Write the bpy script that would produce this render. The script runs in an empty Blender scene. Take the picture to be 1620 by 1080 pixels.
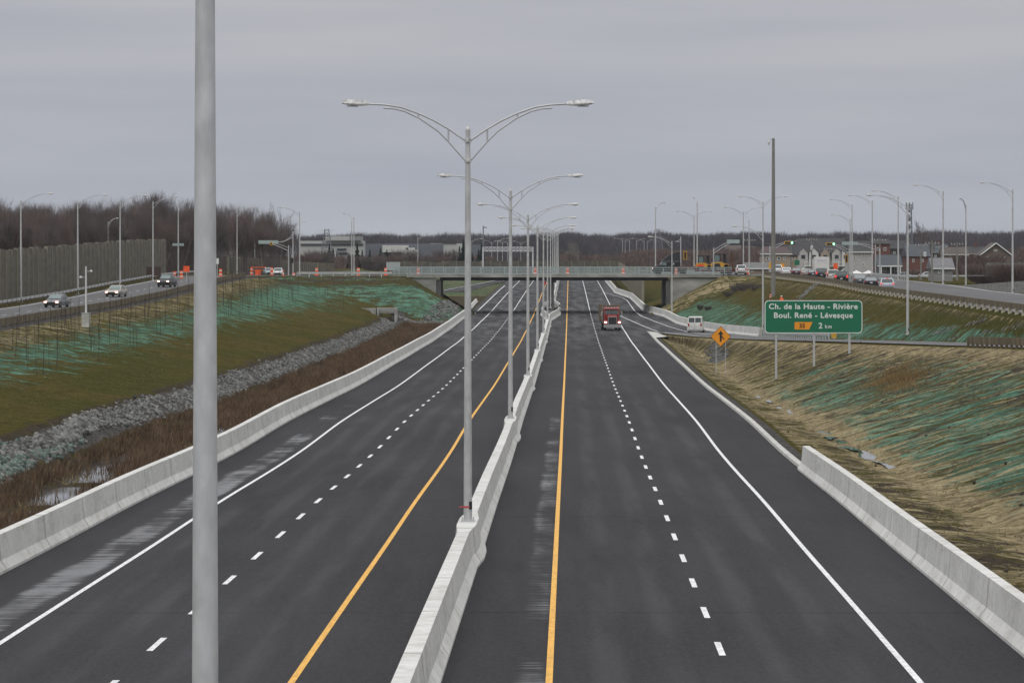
import bpy, bmesh, math, random
import numpy as np
from mathutils import Vector, Matrix
R = math.radians
random.seed(7); rng = np.random.default_rng(7)
S = bpy.context.scene; COL = S.collection
# ------------------------------------------------------------------ camera, sky, sun, exposure
FPX, CX, HY, CZ = 5700.0, 810.0, 400.0, 10.0       # focal length in photo pixels, horizon row, camera height (m)
cd = bpy.data.cameras.new('Camera'); cam = bpy.data.objects.new('Camera', cd); COL.objects.link(cam)
cd.sensor_width = 36; cd.lens = FPX/1620*36; cd.shift_y = -(540-HY)/1620
cd.clip_start = 1; cd.clip_end = 20000
cam.location = (0, 0, CZ); cam.rotation_euler = (R(90), 0, 0); S.camera = cam
w = bpy.data.worlds.new('World'); S.world = w; w.use_nodes = True
nt = w.node_tree; nt.nodes.clear(); N = nt.nodes.new; L = nt.links.new
SUN_EL, SUN_AZ = R(50), R(200)
sky = N('ShaderNodeTexSky'); sky.sky_type = 'NISHITA'; sky.sun_disc = False
sky.sun_elevation = SUN_EL; sky.sun_rotation = SUN_AZ; sky.dust_density = 3
b1 = N('ShaderNodeBackground'); L(sky.outputs[0], b1.inputs[0]); b1.inputs[1].default_value = 0.05
tc = N('ShaderNodeTexCoord'); sp = N('ShaderNodeSeparateXYZ'); L(tc.outputs['Generated'], sp.inputs[0])
mp = N('ShaderNodeMapping'); mp.inputs['Scale'].default_value = (5, 5, 60); L(tc.outputs['Generated'], mp.inputs[0])
nz = N('ShaderNodeTexNoise'); nz.inputs['Scale'].default_value = 1.0; nz.inputs['Detail'].default_value = 5; nz.inputs['Roughness'].default_value = .5
L(mp.outputs[0], nz.inputs[0])
cr = N('ShaderNodeValToRGB'); L(nz.outputs[0], cr.inputs[0])     # faint bands in the overcast
cr.color_ramp.elements[0].position = .3; cr.color_ramp.elements[0].color = (.90, .91, .935, 1)
cr.color_ramp.elements[1].position = .7; cr.color_ramp.elements[1].color = (1.09, 1.08, 1.05, 1)
gr = N('ShaderNodeValToRGB'); L(sp.outputs[2], gr.inputs[0])      # overcast dome: zenith about three times the horizon
e = gr.color_ramp.elements; e[0].position = 0; e[0].color = (.44, .468, .528, 1)
e[1].position = 1; e[1].color = (1.62, 1.62, 1.63, 1)
for p_, c_ in ((.02, (.455, .478, .540, 1)), (.045, (.465, .482, .535, 1)), (.085, (.50, .507, .545, 1)), (.3, (.80, .80, .81, 1))):
    x = e.new(p_); x.color = c_
mm = N('ShaderNodeMixRGB'); mm.blend_type = 'MULTIPLY'; mm.inputs[0].default_value = 1
L(gr.outputs[0], mm.inputs[1]); L(cr.outputs[0], mm.inputs[2])
b2 = N('ShaderNodeBackground'); L(mm.outputs[0], b2.inputs[0]); b2.inputs[1].default_value = 1.0
ms = N('ShaderNodeMixShader'); ms.inputs[0].default_value = .88; L(b1.outputs[0], ms.inputs[1]); L(b2.outputs[0], ms.inputs[2])
wo = N('ShaderNodeOutputWorld'); L(ms.outputs[0], wo.inputs[0])
sd = bpy.data.lights.new('Sun', 'SUN'); sd.energy = 0.9; sd.angle = R(40); sd.color = (1, .97, .92)
so = bpy.data.objects.new('Sun', sd); COL.objects.link(so); so.rotation_euler = (R(40), 0, R(-20))
HAZE = 0.00004
S.view_settings.view_transform = 'Standard'; S.view_settings.look = 'None'; S.view_settings.exposure = 0.0; S.view_settings.gamma = 1

# ------------------------------------------------------------------ profiles (depth below camera) and terrain lines
def tab(*p):
    xs, ys = zip(*p); return lambda Y: np.interp(Y, xs, ys)
_dr = tab((0,8.7),(72,9.06),(95,9.2),(118,9.41),(137,9.47),(156,9.66),(170,9.78),(187,9.88),(201,9.81),(219,9.87),(239,10.03),(274,10.33),(313,10.41),(366,10.53),(428,10.66),(504,10.5),(591,10.1),(670,9.5),(800,8.4),(950,7.5),(1200,6.2),(1600,5.2),(4000,4.8))
def DR(Y):
    Y = np.asarray(Y, float); return sum(_dr(Y+k) for k in (-10,-5,0,5,10))/5+.022*np.sin(Y/15.)*np.sin(Y/41.+1)
XC = lambda Y: -3.136+.016*np.asarray(Y, float)
DL = tab((0,7.2),(200,6.8),(307,6.35),(400,5.95),(450,5.5),(503,4.8),(560,4.15),(600,3.9),(640,3.9),(800,4.4),(1200,4.8),(4000,4.8))
DU = tab((0,5.4),(200,5.25),(288,4.95),(422,4.5),(460,4.15),(500,4.0),(590,3.88),(640,3.88),(760,4.9),(1200,4.8),(4000,4.8))
X3 = tab((0,36),(200,34.2),(232,33),(258,31.2),(285,29.5),(320,27.3),(360,24.7),(430,21.9),(470,19.5),(500,18.5),(600,20),(4000,74))
D3 = tab((0,4.9),(150,5.1),(232,6.06),(258,6.6),(285,7.15),(320,7.86),(360,8.65),(430,9.96),(470,10.45),(500,10.55),(600,10.05),(4000,4.8))
X4 = tab((0,39.5),(200,39.5),(265,38.0),(290,36.8),(330,34.4),(370,31.6),(400,30.3),(430,29.3),(480,26.6),(529,24.2),(575,24.3),(612,22.5),(720,23.7),(775,22.2),(970,25),(4000,73.5))
XD = tab((0,17),(200,18),(280,18.4),(374,20.3),(430,20.6),(470,19.2),(4000,75))
def D4(Y):
    Y = np.asarray(Y, float); return np.where(Y < 500, np.interp(Y, (0,150,232,258,285,320,370,430,470,500), (4.9,5.1,6.1,6.6,7.1,7.8,8.85,9.98,10.4,10.5)), DR(Y))
SEG = [3,6,8,6,3,8,2,4,14,6,2,5,3,2,10,2,3,9,2,5,3,9,2,8,3,8,6,3]
def row(Y):
    c = float(XC(Y)); dr = float(DR(Y)); dl = float(DL(Y)); du = float(DU(Y)); far = Y > 625
    k = min(1, max(0, (Y-1000)/400))                       # far away everything flattens out
    P = [(-3000,4.8),(-300,4.7),(-110,dl+.3),(-70,dl+.3),(-58.8,dl+.2),(-55.2,dl+.02),(-44.2,dl+.02),(-43.0,dl+.1),(-39.5,dl+.5)]
    P += [(c-24.5, dr-.8 if not far else dr+.04),(c-22, dr+.55 if not far else dr+.04),(c-21,dr+.9 if not far else dr+.05),(c-16,dr+.9 if not far else dr+.06),(c-14.3,dr+.15),(c-13.3,dr+.03)]
    P += [(c+13.6,dr+.03)]
    if Y < 470: P += [(c+15.0,dr+.15),(float(XD(Y)),dr+.5),(float(X3(Y))-1.0,float(D3(Y))+.15),(float(X3(Y)),float(D3(Y))+.03)]
    else: P += [(c+13.9,dr+.03),(c+14.2,dr+.03),(c+14.5,dr+.03),(c+14.8,dr+.03)]
    x4 = float(X4(Y)) if Y < 960 else c+17
    P += [(x4,float(D4(Y))+.03),(x4+1.3,float(D4(Y))+(.1 if Y < 600 else -.6)),(max(40,x4+2),du+.3),(max(41,x4+3),du+.02),(max(56.5,x4+8),du+.02),(max(62,x4+9),du+1.1),(max(90,x4+20),5.5),(300,5.5),(3000,4.8)]
    xs = []; ds = []
    for i, (x, d) in enumerate(P):
        if xs and x < xs[-1]+.02: x = xs[-1]+.02
        if k: d = d*(1-k)+4.8*k
        xs.append(x); ds.append(d)
    return np.array(xs), np.array(ds)
NB = len(row(300)[0])
def emb(X, Y):
    X = np.asarray(X, float)
    dy = max(0, 596-Y)/3 if Y < 596 else max(0, Y-619)/2.2
    dl_ = 3.95+np.hypot(np.maximum(0, X+17.4)/1.75, dy)
    dr_ = 3.95+np.hypot(np.maximum(0, 34.5-X)/1.9, dy)
    o = np.minimum(dl_, dr_)
    if 598.3 < Y < 617.7: o = np.where((X > -12.3) & (X < 26.1), 99, o)
    return np.where((X < -63) | (X > 60), 99, o)
def Gd(X, Y):
    if 535 < Y < 553 and -20.9 < X < -17.4: return 10.75
    xs, ds = row(Y); return float(min(np.interp(X, xs, ds), emb(X, Y)))
def gz(X, Y): return CZ-Gd(X, Y)
def atx(px, Y): return (px-CX)*Y/FPX
def unz(py, Y): return CZ-(py-HY)*Y/FPX
def un(px, py):
    Y = np.arange(60, 1500, .5); e_ = HY+FPX*DR(Y)/Y-py; y = float(Y[np.argmin(abs(e_))]); return atx(px, y), y

# ------------------------------------------------------------------ materials
def mat(name, col, rough=.7, metal=0, var=.12, scale=3.0, stretch=(1,1,1), bump=0, col2=None, emit=None, spec=.5, det=4):
    m = bpy.data.materials.new(name); m.use_nodes = True; t = m.node_tree; n = t.nodes; b = n['Principled BSDF']
    b.inputs['Roughness'].default_value = rough; b.inputs['Metallic'].default_value = metal; b.inputs['Specular IOR Level'].default_value = spec
    c1 = tuple(max(0, v*(1-var)) for v in col); c2 = col2 or tuple(v*(1+var) for v in col)
    g = n.new('ShaderNodeNewGeometry') ; o = n.new('ShaderNodeTexCoord'); mp = n.new('ShaderNodeMapping'); mp.inputs['Scale'].default_value = stretch
    t.links.new(o.outputs['Object'], mp.inputs[0])
    z = n.new('ShaderNodeTexNoise'); z.inputs['Scale'].default_value = scale; z.inputs['Detail'].default_value = det; t.links.new(mp.outputs[0], z.inputs[0])
    r = n.new('ShaderNodeValToRGB'); r.color_ramp.elements[0].position = .32; r.color_ramp.elements[1].position = .68
    r.color_ramp.elements[0].color = (*c1, 1); r.color_ramp.elements[1].color = (*c2, 1)
    t.links.new(z.outputs[0], r.inputs[0]); t.links.new(r.outputs[0], b.inputs['Base Color'])
    if bump:
        bp = n.new('ShaderNodeBump'); bp.inputs['Strength'].default_value = bump; bp.inputs['Distance'].default_value = .05
        t.links.new(z.outputs[0], bp.inputs['Height']); t.links.new(bp.outputs[0], b.inputs['Normal'])
    if emit:
        b.inputs['Emission Color'].default_value = (*emit[:3], 1); b.inputs['Emission Strength'].default_value = emit[3]
    return m
M = {}
M['galv'] = mat('galvanised_steel', (.42,.43,.44), .5, .25, .10, 1.2, (1,1,.4))
M['pole'] = mat('grey_pole_metal', (.46,.465,.465), .5, .25, .13, 7.0, (1,1,.5), det=6)
M['lum'] = mat('luminaire_metal', (.52,.52,.52), .55, .1, .35, 9)
M['lens'] = mat('luminaire_glass', (.3,.31,.32), .2, 0, .05)
M['woodpole'] = mat('wooden_pole', (.19,.185,.17), .9, 0, .2, 4, (3,3,.3))
M['conc'] = mat('bridge_concrete', (.255,.255,.235), .85, 0, .34, .55, (.6,1,1.6), .2)
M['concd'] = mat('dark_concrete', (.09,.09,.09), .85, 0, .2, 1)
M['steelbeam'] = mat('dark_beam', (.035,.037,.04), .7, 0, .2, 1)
M['railgal'] = mat('rail_metal', (.30,.36,.36), .5, .2, .1, 2)
M['wguard'] = mat('guard_timber', (.105,.082,.045), .85, 0, .45, 1.5, (1,.9,.05), det=1)
M['wpost'] = mat('post_timber', (.42,.38,.30), .85, 0, .2, 3)
M['white'] = mat('road_paint_white', (.64,.64,.65), .7, 0, .22, 5, (2,.6,1), det=7)
M['yellow'] = mat('road_paint_yellow', (.66,.355,.055), .7, 0, .20, 5, (2,.6,1), det=7)
M['kerb'] = mat('kerb_concrete', (.42,.415,.39), .85, 0, .2, 1.5, bump=.2)
M['signgreen'] = mat('sign_green', (.0,.13,.065), .45, 0, .04, 1)
M['signwhite'] = mat('sign_white', (.62,.66,.63), .5, 0, .03, 1)
M['signyel'] = mat('sign_amber', (.72,.27,.01), .5, 0, .04, 1)
M['black'] = mat('black_paint', (.012,.012,.012), .5, 0, .1, 1)
M['orange'] = mat('safety_orange', (.80,.10,.02), .5, 0, .08, 3)
M['skin'] = mat('skin', (.42,.25,.18), .6, 0, .05, 3)
M['glass'] = mat('vehicle_glass', (.03,.045,.048), .08, 0, .1, 1, spec=.8)
M['glassr'] = mat('rear_glass_painted_sky', (.16,.18,.19), .15, 0, .1, 1, spec=.8)  # paler base colour paints in the grey sky reflected by sedan rear windows
M['glassl'] = mat('vehicle_glass_pale', (.13,.18,.18), .1, 0, .1, 1, spec=.8)
M['tyre'] = mat('tyre_rubber', (.015,.015,.015), .8, 0, .1, 4)
M['rim'] = mat('rim_metal', (.3,.3,.3), .35, .6, .1, 4)
M['chrome'] = mat('chrome', (.55,.55,.55), .25, .9, .1, 3)
M['redlamp'] = mat('tail_lamp', (.35,.012,.015), .3, 0, .05, 3)
M['redlit'] = mat('tail_lamp_lit', (.5,.02,.02), .3, 0, .05, 3, emit=(1,.06,.05,.9))
M['headlit'] = mat('head_lamp_lit', (.9,.85,.8), .2, 0, .02, 3, emit=(1,.48,.38,3.0))
M['headpl'] = mat('head_lamp', (.5,.5,.5), .2, 0, .02, 3)
M['plate'] = mat('number_plate', (.5,.5,.52), .5, 0, .03, 3)
M['sigyel'] = mat('signal_amber', (.55,.30,.02), .5, 0, .08, 3)
M['greenlit'] = mat('green_signal_lit', (.1,.6,.3), .3, 0, .02, 3, emit=(.35,1,.62,2.2))
M['tower'] = mat('tower_steel', (.16,.17,.19), .6, .2, .15, 2)
M['cable'] = mat('cable', (.10,.10,.11), .6, 0, .05, 1)
M['twig'] = mat('bare_twigs', (.118,.100,.098), .95, 0, .35, .25, spec=.1)
M['twig2'] = mat('red_brown_twigs', (.13,.098,.088), .95, 0, .3, .25, spec=.1)
M['trunk'] = mat('bark', (.085,.076,.072), .95, 0, .3, 2, spec=.1)
M['trunkl'] = mat('pale_bark', (.20,.19,.175), .95, 0, .3, 2, spec=.1)
M['conif'] = mat('conifer_needles', (.022,.034,.026), .9, 0, .35, .6, spec=.1)
M['wallb'] = mat('barrier_plank_wall', (.100,.091,.069), .9, 0, .26, .8, (1,.22,1.3), .1, det=3)
M['wallp'] = mat('wall_post', (.205,.192,.15), .9, 0, .1, 2)
M['reed'] = mat('reed_stalks', (.060,.038,.028), .95, 0, .4, .8, col2=(.19,.13,.082), spec=.1)
M['wood'] = mat('far_wood_twigs', (.085,.078,.088), .95, 0, .35, .02, spec=.1)
M['stone'] = mat('riprap_stone', (.075,.078,.076), .9, 0, .45, 1.6, col2=(.225,.225,.215), spec=.2, det=2)
M['stone2'] = mat('sprayed_stone', (.055,.085,.076), .9, 0, .45, 1.6, col2=(.16,.21,.185), spec=.2, det=2)
M['water'] = mat('ditch_water', (.05,.055,.06), .05, 0, .1, .5, spec=.9)
M['tuft'] = mat('dry_grass', (.13,.10,.05), .95, 0, .35, .3, col2=(.24,.19,.10), spec=.1)
M['gold'] = mat('golden_weeds', (.16,.105,.05), .95, 0, .3, .4, col2=(.26,.18,.085), spec=.1)
M['gtuft'] = mat('green_grass', (.10,.095,.035), .95, 0, .3, .3, col2=(.19,.165,.07), spec=.1)
M['clodst'] = mat('dark_stone', (.06,.062,.065), .9, 0, .4, 1.5, col2=(.16,.16,.16), spec=.2)
M['clod'] = mat('soil_clods', (.06,.05,.04), .95, 0, .3, 1, spec=.1)
M['sapl'] = mat('sapling_stem', (.055,.045,.04), .95, 0, .2, 2, spec=.1)
def paint(name, c, rough=.3, metal=.2): 
    if name not in M: M[name] = mat(name, c, rough, metal, .06, 2)
    return M[name]

def asphalt(name, kind):
    m = bpy.data.materials.new(name); m.use_nodes = True; t = m.node_tree; n = t.nodes; lk = t.links.new; b = n['Principled BSDF']
    g = n.new('ShaderNodeTexCoord'); s = n.new('ShaderNodeSeparateXYZ'); lk(g.outputs['Object'], s.inputs[0])
    def ma(op, a, c, clamp=False):
        q = n.new('ShaderNodeMath'); q.operation = op; q.use_clamp = clamp
        for i, v in enumerate((a, c)):
            if isinstance(v, (int, float)): q.inputs[i].default_value = v
            elif v is not None: lk(v, q.inputs[i])
        return q.outputs[0]
    def noise(sc, det=4, rough=.55):
        mp = n.new('ShaderNodeMapping'); mp.inputs['Scale'].default_value = sc; lk(g.outputs['Object'], mp.inputs[0])
        z = n.new('ShaderNodeTexNoise'); z.inputs['Scale'].default_value = 1; z.inputs['Detail'].default_value = det; z.inputs['Roughness'].default_value = rough
        lk(mp.outputs[0], z.inputs[0]); return z.outputs[0]
    def ramp(v, a, c):
        q = n.new('ShaderNodeMapRange'); q.inputs[1].default_value = a; q.inputs[2].default_value = c; q.interpolation_type = 'SMOOTHSTEP'; lk(v, q.inputs[0]); return q.outputs[0]
    u = ma('SUBTRACT', s.outputs[0], ma('ADD', ma('MULTIPLY', s.outputs[1], .016), -3.136))
    def bump_at(c, wd): return ma('SUBTRACT', 1, ramp(ma('ABSOLUTE', ma('SUBTRACT', u, c), 0), wd*.25, wd))
    n1 = noise((.7,.05,1)); n6 = noise((2.6,.10,1), 5, .7); n7 = noise((9,3,1), 3, .8); n2 = noise((5,5,5), 2); n3 = noise((.12,.03,1)); n5 = noise((.30,3.6,1), 7, .8); n4 = noise((.5,.09,1), 3)
    tone = ma('ADD', ma('MULTIPLY', ma('SUBTRACT', n1, .5), .45), ma('MULTIPLY', ma('SUBTRACT', n2, .5), .35))
    tone = ma('ADD', tone, ma('MULTIPLY', ma('SUBTRACT', n3, .5), .5)); tone = ma('ADD', tone, ma('ADD', ma('MULTIPLY', ma('SUBTRACT', n6, .5), .45), ma('MULTIPLY', ma('SUBTRACT', n7, .5), 1.1)))
    if kind == 'highway':
        tr = bump_at(4.0, .55)
        for c in (5.5,7.7,9.3,-3.9,-5.4,-7.6,-9.1): tr = ma('MAXIMUM', tr, bump_at(c, .5))
        tone = ma('ADD', tone, ma('MULTIPLY', ma('MULTIPLY', tr, ramp(n1,.35,.6)), .34))
        # transverse paving joints
        jt = ma('SUBTRACT', 1, ramp(ma('ABSOLUTE', ma('SUBTRACT', ma('FRACT', ma('ADD', ma('DIVIDE', s.outputs[1], 37.), ma('MULTIPLY', n3, .02)), 0), .5), 0), .0, .006))
        tone = ma('SUBTRACT', tone, ma('MULTIPLY', ma('MULTIPLY', jt, ramp(n1,.42,.56)), .4))
    tone = ma('ADD', tone, 1)
    mx = n.new('ShaderNodeMixRGB'); mx.blend_type = 'MULTIPLY'; mx.inputs[0].default_value = 1
    mx.inputs[1].default_value = (.036,.036,.0392,1) if kind == 'highway' else (.075,.075,.078,1)
    lk(tone, mx.inputs[2]); lk(mx.outputs[0], b.inputs['Base Color'])
    rg = ma('ADD', ma('MULTIPLY', ma('SUBTRACT', n3, .5), -.25), .84)
    if kind == 'highway':
        near = ma('SUBTRACT', 1, ramp(s.outputs[1], 150, 330))
        wl = ma('MULTIPLY', ma('MULTIPLY', bump_at(-11.2, 1.15), 1.15), near); wr = ma('MULTIPLY', bump_at(2.3, .80), ma('ADD', ma('MULTIPLY', near, .55), .35))
        wb_ = ma('MAXIMUM', wl, wr)
        wn = ma('ADD', ma('MULTIPLY', ma('SUBTRACT', n5, .5), 1.9), ma('MULTIPLY', ma('SUBTRACT', n4, .5), 1.9))
        wet = ma('MULTIPLY', ramp(ma('ADD', wb_, wn), .80, 1.40), ramp(wb_, .0, .5))
        farw = ma('MULTIPLY', ramp(s.outputs[1], 330, 520), ramp(n1, .35, .7))
        wet = ma('MAXIMUM', wet, ma('MULTIPLY', farw, .28))
        rg = ma('SUBTRACT', rg, ma('MULTIPLY', wet, .56), True)
        lk(ma('ADD', ma('MULTIPLY', wet, .65), .07), b.inputs['Specular IOR Level'])
    lk(rg, b.inputs['Roughness'])
    bp = n.new('ShaderNodeBump'); bp.inputs['Strength'].default_value = .15; bp.inputs['Distance'].default_value = .02; lk(n2, bp.inputs['Height']); lk(bp.outputs[0], b.inputs['Normal'])
    return m
M['asph'] = asphalt('highway_asphalt', 'highway'); M['asph2'] = asphalt('side_road_asphalt', 'side')

def barrier_mat(name, base):
    m = bpy.data.materials.new(name); m.use_nodes = True; t = m.node_tree; n = t.nodes; lk = t.links.new; b = n['Principled BSDF']
    g = n.new('ShaderNodeTexCoord'); ge = n.new('ShaderNodeNewGeometry')
    def noise(sc, det, r=.6):
        mp = n.new('ShaderNodeMapping'); mp.inputs['Scale'].default_value = sc; lk(g.outputs['Object'], mp.inputs[0])
        z = n.new('ShaderNodeTexNoise'); z.inputs['Scale'].default_value = 1; z.inputs['Detail'].default_value = det; z.inputs['Roughness'].default_value = r; lk(mp.outputs[0], z.inputs[0]); return z.outputs[0]
    a = noise((.5,1.3,.25), 7, .72); c = noise((.3,.22,.3), 4); d = noise((6,6,6), 4)
    def cr(v, lo, hi, c1, c2):
        r = n.new('ShaderNodeValToRGB'); r.color_ramp.elements[0].position = lo; r.color_ramp.elements[1].position = hi
        r.color_ramp.elements[0].color = (*c1,1); r.color_ramp.elements[1].color = (*c2,1); lk(v, r.inputs[0]); return r.outputs[0]
    def mul(x, y):
        q = n.new('ShaderNodeMixRGB'); q.blend_type = 'MULTIPLY'; q.inputs[0].default_value = 1; lk(x, q.inputs[1]); lk(y, q.inputs[2]); return q.outputs[0]
    k = mul(cr(c, .3, .7, tuple(v*.82 for v in base), base), cr(a, .28, .66, (.80,.79,.76), (1.04,1.04,1.04)))
    k = mul(k, cr(d, .3, .6, (.88,.88,.88), (1.04,1.04,1.04)))
    sy = n.new('ShaderNodeSeparateXYZ'); lk(g.outputs['Object'], sy.inputs[0])
    def mt(op, x, y):
        q = n.new('ShaderNodeMath'); q.operation = op
        for i_, v in enumerate((x, y)):
            if isinstance(v, (int, float)): q.inputs[i_].default_value = v
            else: lk(v, q.inputs[i_])
        return q.outputs[0]
    fr = mt('ABSOLUTE', mt('SUBTRACT', mt('FRACT', mt('DIVIDE', sy.outputs[1], 9.0), 0), .5), 0)     # stained construction joints every nine metres
    k = mul(k, cr(mt('ADD', mt('SUBTRACT', .5, fr), mt('MULTIPLY', mt('SUBTRACT', a, .5), .012)), .004, .022, (.72,.71,.68), (1,1,1)))
    e2 = noise((1.2,.7,2.5), 6, .75); k = mul(k, cr(e2, .32, .50, (.78,.77,.73), (1,1,1)))
    lk(k, b.inputs['Base Color']); b.inputs['Roughness'].default_value = .85; b.inputs['Specular IOR Level'].default_value = .3
    bp = n.new('ShaderNodeBump'); bp.inputs['Strength'].default_value = .3; bp.inputs['Distance'].default_value = .02; lk(d, bp.inputs['Height']); lk(bp.outputs[0], b.inputs['Normal'])
    return m
M['barr'] = barrier_mat('barrier_concrete', (.64,.64,.63))

def terrain_mat():
    m = bpy.data.materials.new('ground_cover'); m.use_nodes = True; t = m.node_tree; n = t.nodes; lk = t.links.new; b = n['Principled BSDF']
    g = n.new('ShaderNodeTexCoord'); at = n.new('ShaderNodeAttribute'); at.attribute_name = 'cover'
    s = n.new('ShaderNodeSeparateColor'); lk(at.outputs['Color'], s.inputs[0])
    def noise(sc, det=6, r=.6, dist=0):
        mp = n.new('ShaderNodeMapping'); mp.inputs['Scale'].default_value = sc; lk(g.outputs['Object'], mp.inputs[0])
        z = n.new('ShaderNodeTexNoise'); z.inputs['Scale'].default_value = 1; z.inputs['Detail'].default_value = det; z.inputs['Roughness'].default_value = r; z.inputs['Distortion'].default_value = dist
        lk(mp.outputs[0], z.inputs[0]); return z.outputs[0]
    def ma(op, a, c):
        q = n.new('ShaderNodeMath'); q.operation = op
        for i, v in enumerate((a, c)):
            if isinstance(v, (int, float)): q.inputs[i].default_value = v
            else: lk(v, q.inputs[i])
        return q.outputs[0]
    def ramp(v, a, c):
        q = n.new('ShaderNodeMapRange'); q.inputs[1].default_value = a; q.inputs[2].default_value = c; q.interpolation_type = 'SMOOTHSTEP'; lk(v, q.inputs[0]); return q.outputs[0]
    def mix(f, a, c):
        q = n.new('ShaderNodeMixRGB'); lk(f, q.inputs[0])
        for i, v in ((1, a), (2, c)):
            if isinstance(v, tuple): q.inputs[i].default_value = (*v, 1)
            else: lk(v, q.inputs[i])
        return q.outputs[0]
    big = noise((.09,.05,.1), 5); st = noise((.10,.50,.2), 8, .70, .35); st2 = noise((.13,.75,.2), 8, .74, .4); st3 = noise((.22,.8,.3), 8, .74, .3); thin = noise((.6,2.4,.5), 7, .76, .4); st4 = noise((.12,1.1,.25), 7, .72, .3); fine = noise((3,3,3), 6, .75); wide = noise((.35,.22,.3), 7, .75, .5); mid = noise((.8,.8,.8), 5, .7)
    grass = mix(ramp(big, .4, .62), (.050,.052,.016), (.078,.060,.022))
    grass = mix(ramp(mid, .42, .66), grass, (.045,.042,.014)); grass = mix(ma('MULTIPLY', ramp(thin, .47, .62), .45), grass, (.105,.092,.040))
    grass = mix(ma('MULTIPLY', ramp(fine, .50, .72), .5), grass, (.13,.115,.045)); grass = mix(ma('MULTIPLY', ramp(fine, .50, .30), .55), grass, (.022,.026,.010))
    straw = mix(ramp(fine, .35, .68), (.175,.142,.085), (.38,.32,.195))
    straw = mix(ramp(mid, .48, .70), straw, (.12,.095,.055)); straw = mix(ramp(wide, .52, .68), straw, (.085,.068,.045))
    turq = mix(ramp(st2, .38, .62), (.032,.072,.055), (.12,.255,.185)); turq = mix(ramp(fine, .45, .75), turq, (.15,.23,.155)); turq = mix(ma('MULTIPLY', ramp(mid, .47, .66), .5), turq, (.05,.065,.045))
    turq = mix(ramp(st3, .50, .60), turq, (.045,.048,.032)); turq = mix(ramp(wide, .50, .62), turq, (.055,.095,.060))
    soil = mix(ramp(fine, .35, .65), (.032,.027,.022), (.075,.062,.048))
    grav = mix(ramp(fine, .4, .6), (.045,.043,.042), (.11,.105,.10))
    f = lambda m_, z, k: ramp(ma('ADD', m_, ma('MULTIPLY', ma('SUBTRACT', z, .5), k)), .46, .60)
    clump = noise((1.1,.55,.8), 7, .78, .5)
    bl = lambda z, k: ma('ADD', ma('MULTIPLY', z, 1-k), ma('MULTIPLY', clump, k))
    c = mix(f(s.outputs[1], bl(st2, .4), 2.0), grass, straw)
    c = mix(f(s.outputs[0], bl(st, .42), 2.6), c, turq)
    c = mix(ma('MULTIPLY', ramp(ma('ADD', ma('MULTIPLY', s.outputs[1], .5), ma('MULTIPLY', st4, 1.0)), .79, .92), ramp(s.outputs[1], .3, .5)), c, straw)
    c = mix(f(s.outputs[2], bl(st3, .45), 2.3), c, soil)
    c = mix(f(at.outputs['Alpha'], mid, .5), c, grav)
    c = mix(ma('MULTIPLY', ramp(thin, .55, .68), ma('MULTIPLY', ramp(ma('ADD', s.outputs[0], s.outputs[1]), .35, .75), .8)), c, (.048,.040,.030))
    c = mix(ma('MULTIPLY', ramp(mid, .60, .75), .45), c, (.04,.036,.026))
    lk(c, b.inputs['Base Color']); b.inputs['Roughness'].default_value = 1; b.inputs['Specular IOR Level'].default_value = 0
    bp = n.new('ShaderNodeBump'); bp.inputs['Strength'].default_value = .9; bp.inputs['Distance'].default_value = .35; lk(ma('ADD', ma('MULTIPLY', fine, .4), mid), bp.inputs['Height']); lk(bp.outputs[0], b.inputs['Normal'])
    return m
M['terr'] = terrain_mat()

# ------------------------------------------------------------------ mesh helpers
def link(o, parent=None):
    COL.objects.link(o)
    if parent: o.parent = parent
    return o
def npmesh(name, V, F, m, parent=None, smooth=False):
    V = np.asarray(V, np.float32); F = np.asarray(F, np.int32); me = bpy.data.meshes.new(name)
    k = F.shape[1]; me.vertices.add(len(V)); me.vertices.foreach_set('co', V.ravel()); me.loops.add(F.size); me.loops.foreach_set('vertex_index', F.ravel())
    me.polygons.add(len(F)); me.polygons.foreach_set('loop_start', np.arange(0, F.size, k, dtype=np.int32))
    try: me.polygons.foreach_set('loop_total', np.full(len(F), k, np.int32))
    except Exception: pass
    me.update(); me.validate(); me.materials.append(m)
    if smooth: me.polygons.foreach_set('use_smooth', np.ones(len(F), bool))
    return link(bpy.data.objects.new(name, me), parent)
def tag(o, label=None, cat=None, group=None, kind=None):
    if label: o['label'] = label
    if cat: o['category'] = cat
    if group: o['group'] = group
    if kind: o['kind'] = kind
    return o
def thing(name, label, cat, loc=(0,0,0), rz=0, group=None):
    o = bpy.data.objects.new(name, None); o.empty_display_size = .3; COL.objects.link(o); o.location = loc; o.rotation_euler = (0,0,rz)
    return tag(o, label, cat, group)
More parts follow.
